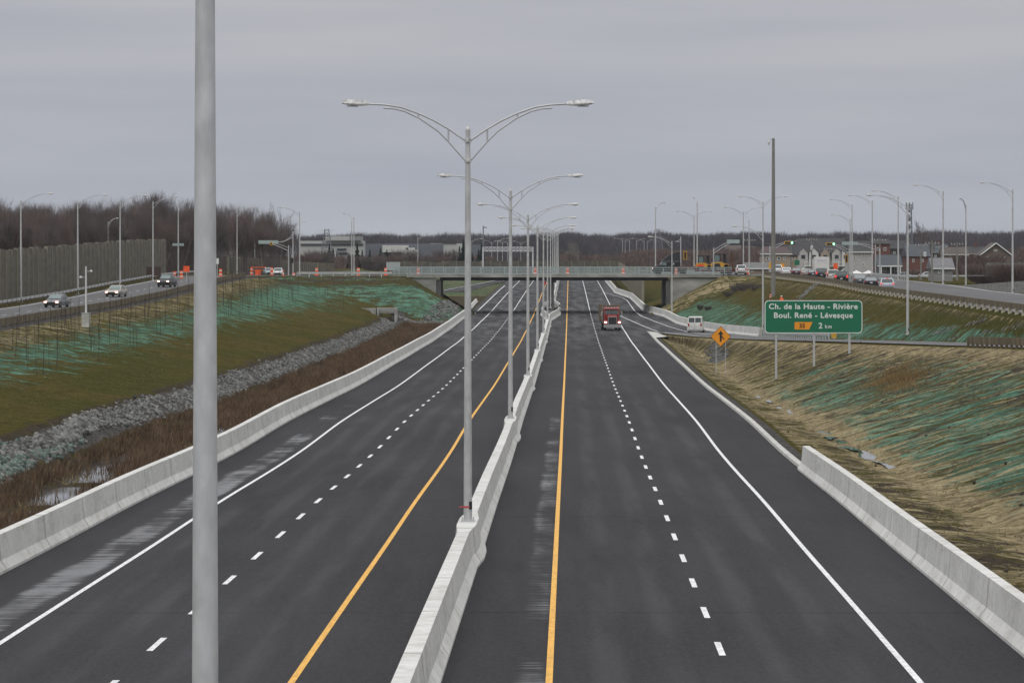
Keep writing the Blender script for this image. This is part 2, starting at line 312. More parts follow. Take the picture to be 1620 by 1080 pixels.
class MB:
    def __init__(s): s.v = []; s.f = []
    def add(s, vs, fs):
        k = len(s.v); s.v += [tuple(map(float, q)) for q in vs]; s.f += [tuple(k+i for i in q) for q in fs]; return s
    def box(s, c, d, rz=0, tz=None):
        x, y, z = (q/2 for q in d); P = []
        for sz in (-1, 1):
            for sx, sy in ((-1,-1),(1,-1),(1,1),(-1,1)):
                k = tz if (tz and sz == 1) else 1
                px, py = sx*x*k, sy*y*k
                P.append((c[0]+px*math.cos(rz)-py*math.sin(rz), c[1]+px*math.sin(rz)+py*math.cos(rz), c[2]+sz*z))
        return s.add(P, [(3,2,1,0),(4,5,6,7),(0,1,5,4),(1,2,6,5),(2,3,7,6),(3,0,4,7)])
    def tube(s, pts, r, n=8, cap=True):
        pts = [Vector(p) for p in pts]; rs = r if isinstance(r, (list, tuple)) else [r]*len(pts); k = len(s.v); V = []
        for i, p in enumerate(pts):
            d = (pts[min(i+1, len(pts)-1)]-pts[max(i-1, 0)]).normalized()
            a = d.cross(Vector((0,0,1)) if abs(d.z) < .9 else Vector((0,1,0))).normalized(); b_ = d.cross(a)
            for j in range(n):
                t = 2*math.pi*j/n; V.append(p+(a*math.cos(t)+b_*math.sin(t))*rs[i])
        F = [(i*n+j, i*n+(j+1)%n, (i+1)*n+(j+1)%n, (i+1)*n+j) for i in range(len(pts)-1) for j in range(n)]
        if cap: F += [tuple(range(n))[::-1], tuple((len(pts)-1)*n+j for j in range(n))]
        return s.add(V, F)
    def prism(s, poly, axis, a, b_):
        # polygon in the two other axes, extruded along `axis` from a to b_
        def P(q, t):
            return (t, q[0], q[1]) if axis == 'x' else (q[0], t, q[1]) if axis == 'y' else (q[0], q[1], t)
        n = len(poly); V = [P(q, a) for q in poly]+[P(q, b_) for q in poly]
        return s.add(V, [tuple(range(n))[::-1], tuple(range(n, 2*n))]+[(i, (i+1)%n, n+(i+1)%n, n+i) for i in range(n)])
    def lathe(s, prof, c=(0,0,0), n=12):
        V = []; 
        for r_, z in prof:
            for j in range(n): t = 2*math.pi*j/n; V.append((c[0]+r_*math.cos(t), c[1]+r_*math.sin(t), c[2]+z))
        F = [(i*n+j, i*n+(j+1)%n, (i+1)*n+(j+1)%n, (i+1)*n+j) for i in range(len(prof)-1) for j in range(n)]
        F += [tuple(range(n))[::-1], tuple((len(prof)-1)*n+j for j in range(n))]
        return s.add(V, F)
    def wheel(s, c, r_, w_, n=18):      # axle along x
        V = []
        for x, q in ((-w_/2, r_*.9),(-w_/2+.03, r_),(w_/2-.03, r_),(w_/2, r_*.9)):
            for j in range(n): t = 2*math.pi*j/n; V.append((c[0]+x, c[1]+q*math.cos(t), c[2]+q*math.sin(t)))
        F = [(i*n+j, i*n+(j+1)%n, (i+1)*n+(j+1)%n, (i+1)*n+j) for i in range(3) for j in range(n)]+[tuple(range(n))[::-1], tuple(3*n+j for j in range(n))]
        return s.add(V, F)
    def build(s, name, m, parent=None, smooth=False, bevel=0):
        me = bpy.data.meshes.new(name); me.from_pydata(s.v, [], s.f); me.materials.append(m)
        bm = bmesh.new(); bm.from_mesh(me); bmesh.ops.recalc_face_normals(bm, faces=bm.faces)
        if bevel: bmesh.ops.bevel(bm, geom=bm.edges, offset=bevel, segments=2, affect='EDGES', clamp_overlap=True)
        bm.to_mesh(me); bm.free(); me.update()
        if smooth: 
            me.polygons.foreach_set('use_smooth', np.ones(len(me.polygons), bool))
            try: me.set_sharp_from_angle(angle=R(40))
            except Exception: pass
        return link(bpy.data.objects.new(name, me), parent)
def copy_tree(o, parent=None):
    c = o.copy(); COL.objects.link(c); c.parent = parent
    for ch in list(o.children): copy_tree(ch, c)
    return c
def strip(name, Ys, xl, xr, dz, m, Df=None, kind='structure', cols=1):
    V = []; F = []; Ys = list(Ys)
    for y in Ys:
        a, b_ = float(xl(y)), float(xr(y))
        for c in range(cols+1):
            x = a+(b_-a)*c/cols; V.append((x, y, CZ-float(Df(y) if Df else DR(y))+dz))
    k = cols+1
    for i in range(len(Ys)-1):
        for c in range(cols): F.append((i*k+c, i*k+c+1, (i+1)*k+c+1, (i+1)*k+c))
    o = npmesh(name, V, F, m)
    return tag(o, kind=kind)

# ------------------------------------------------------------------ terrain
def build_terrain():
    Ys = list(np.arange(20, 340, 1.6))+list(np.arange(340, 660, 2.5))+list(np.arange(660, 1000, 8))+list(np.arange(1000, 1800, 50))+[2000,2500,3500,5000]
    Ys = sorted(set(Ys+[596,598.2,598.4,617.6,617.8,619.5])); V = []; Cc = []; ns = SEG+[1]*10
    for Y in Ys:
        xs, ds = row(Y); X = []; D = []; sg = []
        for i in range(len(xs)-1):
            n_ = ns[i]
            for j in range(n_):
                t = j/n_; X.append(xs[i]+(xs[i+1]-xs[i])*t); D.append(ds[i]+(ds[i+1]-ds[i])*t); sg.append(i+t)
        X.append(xs[-1]); D.append(ds[-1]); sg.append(len(xs)-1); X = np.array(X); D = np.array(D); sg = np.array(sg)
        E = emb(X, Y); isemb = E < D; D = np.minimum(D, E)
        if 535 < Y < 553: D = np.where((X > -20.9) & (X < -17.4), 10.75, D)
        paved = ((sg > 5) & (sg < 6)) | ((sg > 14) & (sg < 15)) | ((sg > 19) & (sg < 20)) | ((sg > 23) & (sg < 24)) | ((Y >= 470) & (sg > 14) & (sg < 20))
        paved &= ~isemb
        if Y < 1100: D = D+np.where(paved, .22, 0)
        cross = (Y > 600) & (Y < 616) & ((X < -12.3) & (X > -90) | (X > 26.1) & (X < 90)); D = D+np.where(cross, .06, 0)
        # roughness of the earth
        nzv = .10*np.sin(X*.9+Y*.31)*np.sin(Y*.23-X*.37)+.07*np.sin(X*2.1+Y*.77)+.06*np.sin(Y*1.3+X*.6)
        soft = ((sg > 7.3) & (sg < 11.2)) | ((sg > 16.2) & (sg < 17.9)) | ((sg > 20.6) & (sg < 21.9)) | isemb
        if Y < 640: D = D+np.where(soft & ~cross, nzv, 0)
        r_ = np.zeros(len(X)); g_ = np.zeros(len(X)); bb = np.full(len(X), .12); al = np.zeros(len(X))
        def box(a, b_): return np.clip(np.minimum((sg-a), (b_-sg))*6+.5, 0, 1)
        s8 = np.clip((sg-8)/1, 0, 1)                     # 0 crest .. 1 riprap top on the left slope
        left = (sg >= 7) & (sg < 9); 
        r_ = np.where(left, np.interp(s8, (0,.12,.3,.45,.62,1), (.30,.54,.60,.46,.26,.05)), r_)
        g_ = np.where(left, np.interp(s8, (0,.08,.22,.34,1), (.50,.47,.36,.14,.03)), g_)
        bb = np.where(left, np.interp(s8, (0,.1,.25,.8,1), (.44,.46,.30,.14,.26)), bb)
        if Y > 400:
            q = min(1, (Y-400)/110); r_ = np.where(left, r_+q*.16*(s8 > .2), r_)
        dit = (sg >= 9) & (sg < 14); bb = np.where(dit, .62, bb); g_ = np.where(dit, .30, g_)
        al = np.where((sg >= 9.15) & (sg < 10), .62, al)
        gravel = ((sg >= 6) & (sg < 7.2)) | ((sg >= 15) & (sg <= 15.9)) | ((sg >= 13.2) & (sg < 14)) | ((sg >= 20) & (sg < 20.4))
        al = np.where(gravel, .9, al)
        lo = (sg > 15.9) & (sg < 18.2); t_ = np.clip(sg-17, 0, 1); qn = np.clip((345-Y)/90, 0, 1)
        r_ = np.where(lo, np.where(sg < 17, .05, np.interp(t_, (0,.10,.25,.75,.88,1), (.20,.54,.59,.56,.32,.10))*qn+.10*(1-qn)), r_)
        g_ = np.where(lo, np.where(sg < 17, .54, np.interp(t_, (0,.15,.4,.8,1), (.64,.56,.50,.56,.70))), g_)
        bb = np.where(lo, np.where(sg < 17, .44+.08*np.clip((200-Y)/80,0,1), np.interp(t_, (0,.2,.5,.8,1), (.34,.42,.48,.50,.40))), bb)
        up = (sg >= 20.3) & (sg < 22.1); v_ = np.clip(sg-20, 0, 1)+np.clip(sg-21,0,1)*0
        v_ = np.clip(sg-21, 0, 1)
        r_ = np.where(up, np.interp(v_, (0,.1,.40,.60,1), (.52,.66,.58,.30,.22)), r_)
        g_ = np.where(up, np.interp(v_, (0,.4,.75,1), (.12,.10,.34,.50)), g_)
        bb = np.where(up, np.interp(v_, (0,.5,.8,1), (.30,.28,.38,.46)), bb)
        if Y > 621: r_ = np.where(up, r_*.55, r_)
        if Y > 505 and Y < 621:
            ez = isemb & (X < 0); r_ = np.where(ez, .66-.2*(Y > 590), r_); g_ = np.where(ez, .3, g_); bb = np.where(ez, np.where(D < 5.6, .52, .36), bb); al = np.where(ez, 0, al)
            er = isemb & (X > 0); r_ = np.where(er, .12, r_); g_ = np.where(er, .5, g_); bb = np.where(er, .25, bb); al = np.where(er, 0, al)
        if Y >= 640:
            fl = (sg >= 7) & (sg < 13.2); r_ = np.where(fl, .50 if Y > 745 else .08, r_); bb = np.where(fl, .25 if Y > 745 else .60, bb); g_ = np.where(fl, .45, g_); al = np.where(fl, 0, al)
            if Y > 1000: r_[:] = .12; g_[:] = .3; bb[:] = .3; al[:] = 0
        al = np.where(cross & (abs(X) < 90), .5, al)
        V += list(zip(X, [Y]*len(X), CZ-D)); Cc += list(zip(r_, g_, bb, al))
    n_ = len(X); k = len(Ys)
    i, j = np.meshgrid(np.arange(k-1), np.arange(n_-1), indexing='ij'); a = (i*n_+j).ravel()
    F = np.stack([a, a+1, a+1+n_, a+n_], 1)
    o = npmesh('ground', V, F, M['terr'], smooth=True)
    at = o.data.color_attributes.new('cover', 'FLOAT_COLOR', 'POINT'); at.data.foreach_set('color', np.array(Cc, np.float32).ravel())
    tag(o, kind='structure')
build_terrain()

# ------------------------------------------------------------------ roads and markings
YS = list(np.arange(15, 1000, 3.0))+list(np.arange(1000, 1700, 25))
strip('highway_road', YS, lambda y: XC(y)-13.45, lambda y: XC(y)+13.62, 0, M['asph'], cols=8)
strip('ramp_road', [y for y in np.arange(60, 476, 3)], lambda y: X3(y)-.25, lambda y: X4(y)+.1, 0.004, M['asph2'], Df=lambda y: (D3(y)+D4(y))/2)
strip('ramp_road', [y for y in np.arange(469.5, 975, 3)], lambda y: XC(y)+13.62, lambda y: X4(y)+.1, -.008, M['asph'])
strip('service_road', np.arange(60, 600.5, 4), lambda y: -55.2, lambda y: -44.1, .03, M['asph2'], Df=DL)
strip('avenue_road', list(np.arange(120, 600.5, 4)), lambda y: 41.4, lambda y: 56.6, .03, M['asph2'], Df=DU)
strip('avenue_road', list(np.arange(616, 1000, 6)), lambda y: 41.4-(y-616)*.02, lambda y: 56.6, .05, M['asph2'], Df=DU)
for a, b_ in ((-90, -12.35), (26.15, 90)):
    V = [(a,600,CZ-3.82),(b_,600,CZ-3.82),(b_,616,CZ-3.82),(a,616,CZ-3.82)]; tag(npmesh('cross_road', V, [(0,1,2,3)], M['asph2']), kind='structure')
strip('exit_road', np.arange(790, 1000, 6), lambda y: XC(y)-13.4-(y-790)*.012-13*np.clip((985-y)/190,0,1), lambda y: XC(y)-13.4-6*np.clip((965-y)/175,0,1), .02, M['asph'])

def line(name, Ys, xf, m, wd=.15, dz=.012, Df=None):
    return strip(name, Ys, lambda y: xf(y)-wd/2, lambda y: xf(y)+wd/2, dz, m, Df=Df)
def dashes(name, xf, y0, y1, m, ln=3.0, per=9.0, wd=.15, Df=None, dz=.012):
    V = []; F = []; y = y0
    while y < y1:
        k = len(V)
        for yy in (y, y+ln):
            z = CZ-float(Df(yy) if Df else DR(yy))+dz; x = float(xf(yy)); V += [(x-wd/2, yy, z), (x+wd/2, yy, z)]
        F.append((k, k+1, k+3, k+2)); y += per
    return tag(npmesh(name, V, F, m), kind='structure')
YN = np.arange(20, 1000, 3)
line('yellow_edge_line', YN, lambda y: XC(y)-2.75, M['yellow'])
line('yellow_edge_line', YN, lambda y: XC(y)+2.7, M['yellow'])
line('white_edge_line', YN, lambda y: XC(y)-10.2, M['white'])
line('white_edge_line', YN, lambda y: XC(y)+10.55, M['white'])
dashes('lane_dashes', lambda y: XC(y)-6.5, 19.6, 590, M['white']); dashes('lane_dashes', lambda y: XC(y)+6.6, 18.6, 590, M['white'])
line('lane_line', np.arange(592, 1000, 3), lambda y: XC(y)-6.5, M['white'], .13); line('lane_line', np.arange(592, 1000, 3), lambda y: XC(y)+6.6, M['white'], .13)
line('white_edge_line', np.arange(596, 880, 4), lambda y: XC(y)-12.6, M['white'], .2)
line('white_edge_line', np.arange(800, 985, 4), lambda y: XC(y)-13.4-(y-790)*.012-12*np.clip((985-y)/190,0,1), M['white'], .2, .03)
rl = sorted([(y, x) for x, y in (un(951,462), un(965,465), un(985,471), un(992,475), un(1005,493), un(1015,500), un(1040,510), un(1060,517), un(1085,524))])+[]
rl = [q for q in rl if q[0] > 476]
rlx = lambda y: np.interp(y, [225,265,330,370,430,460]+[q[0] for q in rl], [37.5,36.2,32.6,29.8,26.2,24.2]+[q[1] for q in rl])
line('ramp_edge_line', np.arange(225, 472, 3), rlx, M['white'], .16, .02, Df=lambda y: (D3(y)+D4(y))/2)
line('ramp_edge_line', np.arange(474, rl[-1][0], 3), rlx, M['white'], .16)
r2 = tab((484,17.9+.35),(520,17.4),(560,17.9),(600,17.2),(640,17.7))
line('ramp_edge_line', np.arange(484, 600, 3), lambda y: np.interp(y, (484,530,600), (19.6,18.4,XC(600)+10.6)), M['white'], .16)
line('ramp_edge_line', np.arange(120, 472, 3), lambda y: X3(y)+.45, M['white'], .2, .02, Df=lambda y: (D3(y)+D4(y))/2)
a, b_, c = un(1023,524), un(1080,530.5), un(1036,534.5)
o = npmesh('gore_paving', [(q[0], q[1], CZ-float(DR(q[1]))+.03) for q in (a, b_, c)], [(0,1,2)], M['kerb']); tag(o, kind='structure')
mb = MB(); ys = np.arange(150, 478, 3)
for p, q in zip(ys[:-1], ys[1:]):
    V = []
    for y in (p, q):
        x = float(XC(y))+13.55; z = CZ-float(DR(y)); V += [(x-.05,y,z-.1),(x,y,z+.13),(x+.26,y,z+.15),(x+.30,y,z-.15)]
    mb.add(V, [(0,1,5,4),(1,2,6,5),(2,3,7,6)])
tag(mb.build('kerb', M['kerb']), kind='structure')
# side road markings
dashes('service_lane_dashes', lambda y: -49.8, 100, 590, M['white'], wd=.14, Df=DL, dz=.045)
line('service_edge_line', np.arange(80, 596, 6), lambda y: -54.4, M['white'], .2, .045, Df=DL)
dashes('avenue_lane_dashes', lambda y: 45.6, 200, 590, M['white'], wd=.16, Df=DU, dz=.045)
dashes('avenue_lane_dashes', lambda y: 42.5, 200, 590, M['white'], ln=1.5, per=4, wd=.2, Df=DU, dz=.045)
line('avenue_edge_line', np.arange(160, 596, 6), lambda y: 55.9, M['white'], .2, .045, Df=DU)

# ------------------------------------------------------------------ water
def flat(name, pts, z, m, kind='structure'):
    return tag(npmesh(name, [(x, y, z if not callable(z) else z(y)) for x, y in pts], [tuple(range(len(pts)))], m), kind=kind)
ys = np.arange(130, 560, 6)
strip('ditch_water', ys, lambda y: XC(y)-21.1+.5*math.sin(y*.2), lambda y: XC(y)-15.9, 0, M['water'], Df=lambda y: DR(y)+.87+.035*math.sin(y*.31)+.03*math.sin(y*.13))
for cy, ly, wx, dx in ((181,5.5,.42,.15),(193,6,.55,0),(203,4,.4,-.2),(216,2.5,.22,0),(236,3,.2,.1),(244,2.4,.18,-.1),(257,3,.18,.1),(268,2,.15,0),(172,2.2,.25,.2)):
    pts = []; zz = min(gz(float(XD(cy+q))+dx, cy+q) for q in (-1,0,1))+.05
    for t in range(22):
        a = 2*math.pi*t/22; k_ = 1+.28*math.sin(3*a+cy)+.16*math.sin(7*a+cy*2); y_ = cy+ly*math.sin(a)*k_; pts.append((float(XD(y_))+dx+wx*math.cos(a)*k_, y_))
    flat('ditch_puddle', pts, zz, M['water'])

# ------------------------------------------------------------------ concrete barriers
def barrier(name, label, Ys, xf, Df, half, seg=6.0, h=1.07, wf=None, both=True, sgn=1, z0=-.05):
    root = thing(name, label, 'concrete barrier', (float(xf(Ys[0])), float(Ys[0]), CZ-float(Df(Ys[0]))))
    mb = MB(); y = Ys[0]
    def prof(y):
        k = wf(y) if wf else 0
        b0, b1, tp = half+k, half-.17+k, half-.24+k
        if both: return [(-b0,z0),(-b0,.08),(-b1,.33),(-tp,h),(tp,h),(b1,.33),(b0,.08),(b0,z0)]
        return [(-b0*sgn,z0),(-b0*sgn,.08),(-(b0-.17)*sgn,.33),(-(b0-.24)*sgn,h),(.16*sgn,h),(.16*sgn,z0)]
    while y < Ys[1]-.01:
        e_ = min(Ys[1], y+seg); n_ = max(1, int(round((e_-y)/1.5))); yy = np.linspace(y, e_-.03, n_+1); V = []; P = None
        for q in yy:
            P = prof(q); x = float(xf(q)); z = CZ-float(Df(q)); V += [(x+a-root.location.x, q-root.location.y, z+b_-root.location.z) for a, b_ in P]
        n = len(P); F = [(i*n+j, i*n+(j+1)%n, (i+1)*n+(j+1)%n, (i+1)*n+j) for i in range(n_) for j in range(n)]
        F += [tuple(range(n))[::-1], tuple(n_*n+j for j in range(n))]
        mb.add(V, F); y = e_
    mb.build('barrier_wall', M['barr'], root)
    return root
LAMPY = [31+80*k for k in range(13)]
def bulge(y):
    d = min(abs(y-l) for l in LAMPY); return .12*max(0, 1-max(0, d-2.0)/2.0)
barrier('median_barrier', 'long pale concrete median barrier carrying the central row of twin-arm lamps', (18, 546), XC, DR, .42, wf=bulge)
for s_, lab in ((-1, 'curved concrete barrier splitting left of the pier under the overpass'), (1, 'curved concrete barrier splitting right of the pier under the overpass')):
    barrier('pier_barrier', lab, (546, 668), lambda y, s=s_: XC(y)+s*np.interp(y, (546,560,588,628,655,668), (.2,.6,1.45,1.45,.5,.2)), DR, .25, both=False, sgn=-s_)
barrier('median_barrier', 'distant concrete median barrier continuing beyond the overpass', (668, 1000), XC, DR, .42, wf=bulge)
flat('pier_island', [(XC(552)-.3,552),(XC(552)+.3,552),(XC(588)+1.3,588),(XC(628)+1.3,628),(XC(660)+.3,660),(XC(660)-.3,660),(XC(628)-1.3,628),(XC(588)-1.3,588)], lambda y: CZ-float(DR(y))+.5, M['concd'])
barrier('roadside_barrier', 'long concrete barrier between the left shoulder and the reedy ditch', (60, 594), lambda y: XC(y)-13.65, DR, .38, both=False, sgn=-1, seg=9)
barrier('roadside_barrier', 'concrete barrier starting abruptly beside the right shoulder in the foreground', (18, 162), lambda y: XC(y)+13.75, DR, .38, both=False, sgn=1, seg=9)
barrier('ramp_barrier', 'curving concrete barrier along the outside of the ramp passing under the bridge', (428, 960), lambda y: X4(y)+.2, D4, .38, both=False, sgn=1, seg=9, h=1.1)
barrier('roadside_barrier', 'short low barrier piece at the left roadside just past the overpass', (604, 690), lambda y: XC(y)-14.2-(y-604)*.006, DR, .3, both=False, sgn=-1, h=.55)

# ------------------------------------------------------------------ street lamps
UP = [(.08,0),(.6,.36),(1.05,.62),(1.53,.84),(2.08,1.03),(2.54,1.10),(3.12,1.13)]
LO = [(.08,-.62),(.34,-.33),(.6,-.03),(.92,.29),(1.5,.69),(1.95,.90),(2.28,.98),(2.6,1.0)]
def make_lamp(sides, hgt=12.0, name='street_lamp', base=True):
    root = thing(name, 'x', 'street lamp'); hb = hgt-.28
    mb = MB(); mb.tube([(0,0,.03),(0,0,hgt*.5),(0,0,hgt)], [.132,.105,.074], 14); mb.build('pole', M['pole'], root, smooth=True)
    mb = MB(); mb.lathe([(.078,0),(.085,.05),(.06,.12),(.02,.16)], (0,0,hgt), 12); mb.build('cap', M['pole'], root, smooth=True)
    if base:
        mb = MB(); mb.box((0,0,.015),(.42,.42,.05)); 
        for a in (-1,1):
            for b_ in (-1,1): mb.tube([(a*.17,b_*.17,0),(a*.17,b_*.17,.12)], .018, 6)
        mb.build('base_plate', M['galv'], root)
        mb = MB(); mb.box((.085,-.11,.5),(.10,.03,.24)); mb.build('hand_hole', M['black'], root)
    for z in (hb, hb-.62):
        mb = MB(); mb.lathe([(.105,-.06),(.105,.06)], (0,0,z), 12); mb.box((0,-.12,z),(.05,.06,.08)); mb.build('clamp_band', M['lum'], root)
    for s_ in sides:
        mb = MB()
        mb.tube([(s_*x,0,hb+z) for x, z in UP], .034, 6); mb.tube([(s_*x,0,hb+z) for x, z in LO], .030, 6)
        for x, a, b_ in ((.6,-.03,.36),(1.53,.69,.84)): mb.tube([(s_*x,0,hb+a),(s_*x,0,hb+b_)], .026, 6)
        mb.build('arm', M['galv'], root)
        mb = MB(); x0 = 3.05
        st_ = [(x0,.06,.05,.05),(x0+.12,.09,.08,.07),(x0+.38,.15,.10,.085),(x0+.66,.15,.10,.07),(x0+.82,.09,.04,.03)]
        V = []
        for x, wy, up, dn in st_: 
            for y, z in ((-wy,-.3*dn),(-wy*.7,up),(wy*.7,up),(wy,-.3*dn),(wy*.8,-dn),(-wy*.8,-dn)): V.append((s_*x, y, hb+1.14+(x-x0)*.03+z))
        F = [(i*6+j, i*6+(j+1)%6, (i+1)*6+(j+1)%6, (i+1)*6+j) for i in range(4) for j in range(6)]+[(5,4,3,2,1,0), tuple(24+j for j in range(6))]
        mb.add(V, F); lu = mb.build('luminaire', M['lum'], root)
        mb = MB(); mb.box((s_*(x0+.5),0,hb+1.14-.085),(.34,.2,.03)); mb.build('lens', M['lens'], lu)
    return root
twin = make_lamp((-1,1)); ordn = ['nearest','second','third','fourth','fifth','sixth','seventh','eighth','ninth','tenth','eleventh','twelfth','thirteenth']
for k, y in enumerate(LAMPY):
    o = twin if k == 0 else copy_tree(twin)
    o.location = (float(XC(y)), y, CZ-float(DR(y))+1.07)
    o['label'] = 'thick grey foreground lamp pole cut off by the top of the photo' if k == 0 else f'{ordn[k-1]} complete twin-arm lamp along the median barrier'
    o['group'] = 'twin-arm lamps on the median'
    if k == 1: mb = MB(); mb.lathe([(.136,.42),(.139,.45),(.136,.48)], n=12); mb.box((-.2,-.03,.45),(.14,.01,.03)); mb.build('red_ribbon', M['orange'] if 0 else mat('ribbon_red',(.5,.06,.07),.6), o)
sr = make_lamp((1,)); sl = make_lamp((-1,))
used = {}
def put_lamp(pr, px, Y, label, group, X=None, z=None, sc=1, rz=0):
    o = pr if not used.get(pr.name) else copy_tree(pr); used[pr.name] = 1
    x = atx(px, Y) if X is None else X
    o.location = (x, Y, gz(x, Y) if z is None else z); o.scale = (sc,)*3; o.rotation_euler = (0,0,rz); o['label'] = label; o['group'] = group
    return o
g1 = 'single-arm lamps along the service road by the noise wall'
for k, (px, Y) in enumerate(((33,425),(123,466),(190,500),(242,548),(282,600),(375,690),(403,745))):
    put_lamp(sr, px, Y, f'{ordn[k]} single-arm lamp from the left edge beside the plank noise wall' if k < 5 else ('single-arm lamp standing behind the orange road signs' if k == 6 else 'single-arm lamp left of the orange road signs'), g1)
put_lamp(sr, 171, 556, 'short white lamp peeking over the top of the noise wall', 'single-arm lamps', sc=.76, rz=R(65))
put_lamp(sl, 474, 645, 'tall lamp with arm reaching left beside the left traffic lights', 'single-arm lamps')
put_lamp(sr, 461, 900, 'distant lamp whose arm shows just right of the left traffic lights', 'single-arm lamps', sc=.95)
for k, (px, Y) in enumerate(((661,1000),(745,1020),(787,1040))):
    put_lamp(sr, px, Y, ['small lamp with right arm behind the left end of the overpass railing','small distant lamp partly behind the nearest median pole','small lamp inside the far sign gantry'][k], 'distant lamps beyond the overpass', sc=.86)
g2 = 'single-arm lamps along the ramp'
put_lamp(sl, 1063, 575, 'ramp lamp in front of the right abutment, arm to the left', g2)
put_lamp(sl, 1207, 445, 'ramp lamp at the left end of the big green sign, arm to the left', g2)
put_lamp(sl, 1436, 332, 'ramp lamp standing free at the foot of the slope right of the big green sign', g2)
g3 = 'single-arm lamps on the far side of the avenue'
for k, (px, Y) in enumerate(((1602,415),(1492,462),(1421,515),(1380,560),(1348,604),(1345,700))):
    put_lamp(sl, px, Y, f'{ordn[k] if k else "rightmost"} avenue lamp counting from the right edge, arm to the left', g3)
for px, Y, py0 in ((1528,560,318),): put_lamp(sl, px, Y, 'slender lamp with a short arm seen end-on between two avenue lamps', g3, rz=R(70), sc=1.05)
for px, Y, lab in ((1176,700,'far twin-arm lamp left of the tall wooden pole'),(1207,560,'twin-arm lamp rising directly behind the ramp lamp beside the sign'),(1098,760,'slim twin-arm lamp behind the yellow machines')):
    o = copy_tree(twin); x = atx(px, Y); o.location = (x, Y, CZ-4.1); o.scale = (1,1,1); o['label'] = lab; o['group'] = 'twin-arm lamps along the avenue'
put_lamp(sr, 1037, 640, 'lamp with foreshortened arm behind the black truck on the bridge', 'lamps around the overpass', rz=R(62), z=CZ-3.9)
put_lamp(sr, 1103, 622, 'tall lamp pole rising from the right end of the bridge', 'lamps around the overpass', rz=R(96), z=CZ-3.9, sc=1.05)
put_lamp(sl, 560, 760, 'lamp with foreshortened arm in front of the pale factory', 'lamps around the overpass', rz=R(-50), z=CZ-4.6)
for k, (px, Y) in enumerate(((556.5,700),(1185,690))):
    put_lamp(sl, px, Y, ['slim pole with lamp seen end-on left of the pale factory','slim pole with lamp seen end-on right of the twin-arm lamp'][k], 'lamps around the overpass', rz=R(-88), z=CZ-4.4, sc=.88)
for k, px in enumerate((985,989,996,1007,1019,1024)):
    put_lamp(sr if k%2 else sl, px, 1250+k*20, f'{ordn[k] if k else "leftmost"} of the tiny lamps on the horizon right of the median row', 'tiny lamps on the horizon', z=CZ-5.2, sc=.8)
for k, px in enumerate((778,795,803,824)):
    o = copy_tree(twin); Y = 1300+30*k; x = atx(px, Y); o.location = (x, Y, CZ-5.2); o.scale = (.75,)*3; o['label'] = f'{ordn[k] if k else "leftmost"} of the tiny twin lamps above the far gantry'; o['group'] = 'tiny twin lamps above the gantry'

# ------------------------------------------------------------------ overpass
br = thing('overpass_bridge', 'low grey concrete overpass with metal railing crossing the highway', 'bridge', (7, 608, CZ-3.8))
def bx(mb, x0, x1, y0, y1, z0, z1):  # absolute coordinates relative to the bridge root
    return mb.box(((x0+x1)/2-7, (y0+y1)/2-608, (z0+z1)/2-(CZ-3.8)), (x1-x0, y1-y0, z1-z0))
Dz = lambda d: CZ-d
mb = MB(); bx(mb, -16, 30, 599.2, 616.8, Dz(4.02), Dz(3.80)); mb.build('road_slab', M['asph2'], br)
for y0, y1 in ((598.0, 599.2), (616.8, 618.0)):
    mb = MB(); x = -17.5
    while x < 35: bx(mb, x, min(x+6, 35)-.02, y0, y1, Dz(4.06), Dz(3.60)); x += 6
    mb.build('edge_beam', M['conc'], br)
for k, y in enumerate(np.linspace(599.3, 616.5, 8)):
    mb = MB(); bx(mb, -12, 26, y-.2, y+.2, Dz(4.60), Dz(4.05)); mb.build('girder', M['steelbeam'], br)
mb = MB(); bx(mb, -17.4, -11.9, 599.5, 616.5, Dz(11), Dz(4.62)); mb.build('abutment', M['conc'], br)
mb = MB(); bx(mb, 25.7, 35, 599.5, 616.5, Dz(11), Dz(4.62)); mb.build('abutment', M['conc'], br)
def wing(x0, x1, fl):
    mb = MB(); z = Dz(4.17)
    for i in range(4):       # lifts of concrete, one above the other
        z1 = z-.0; z0 = z-1.55; bx(mb, x0, x1, 598.4-.02*(i%2), 599.48, z0+.03, z1); z = z0
    mb.build('wing_wall', M['conc'], br)
wing(-17.5, -12.6, 0); wing(26.3, 34.8, 0)
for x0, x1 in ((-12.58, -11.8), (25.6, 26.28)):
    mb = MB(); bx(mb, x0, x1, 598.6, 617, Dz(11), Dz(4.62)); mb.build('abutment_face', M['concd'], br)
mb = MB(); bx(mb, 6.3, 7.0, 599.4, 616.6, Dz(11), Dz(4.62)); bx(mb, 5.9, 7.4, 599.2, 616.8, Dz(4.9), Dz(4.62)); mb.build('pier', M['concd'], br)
for y in (598.45, 617.5):
    rail = MB()
    for d, h in ((3.50,.10),(3.15,.10),(2.82,.10),(2.5,.14)): bx(rail, -20.0, 36.5, y-.05, y+.05, Dz(d), Dz(d)+h)
    ro = rail.build('railing', M['railgal'], br)
    x = -19.5
    while x < 36.6:
        mb = MB(); bx(mb, x-.07, x+.07, y-.12, y+.12, Dz(3.62), Dz(2.42)); mb.build('post', M['railgal'], ro); x += 2.03

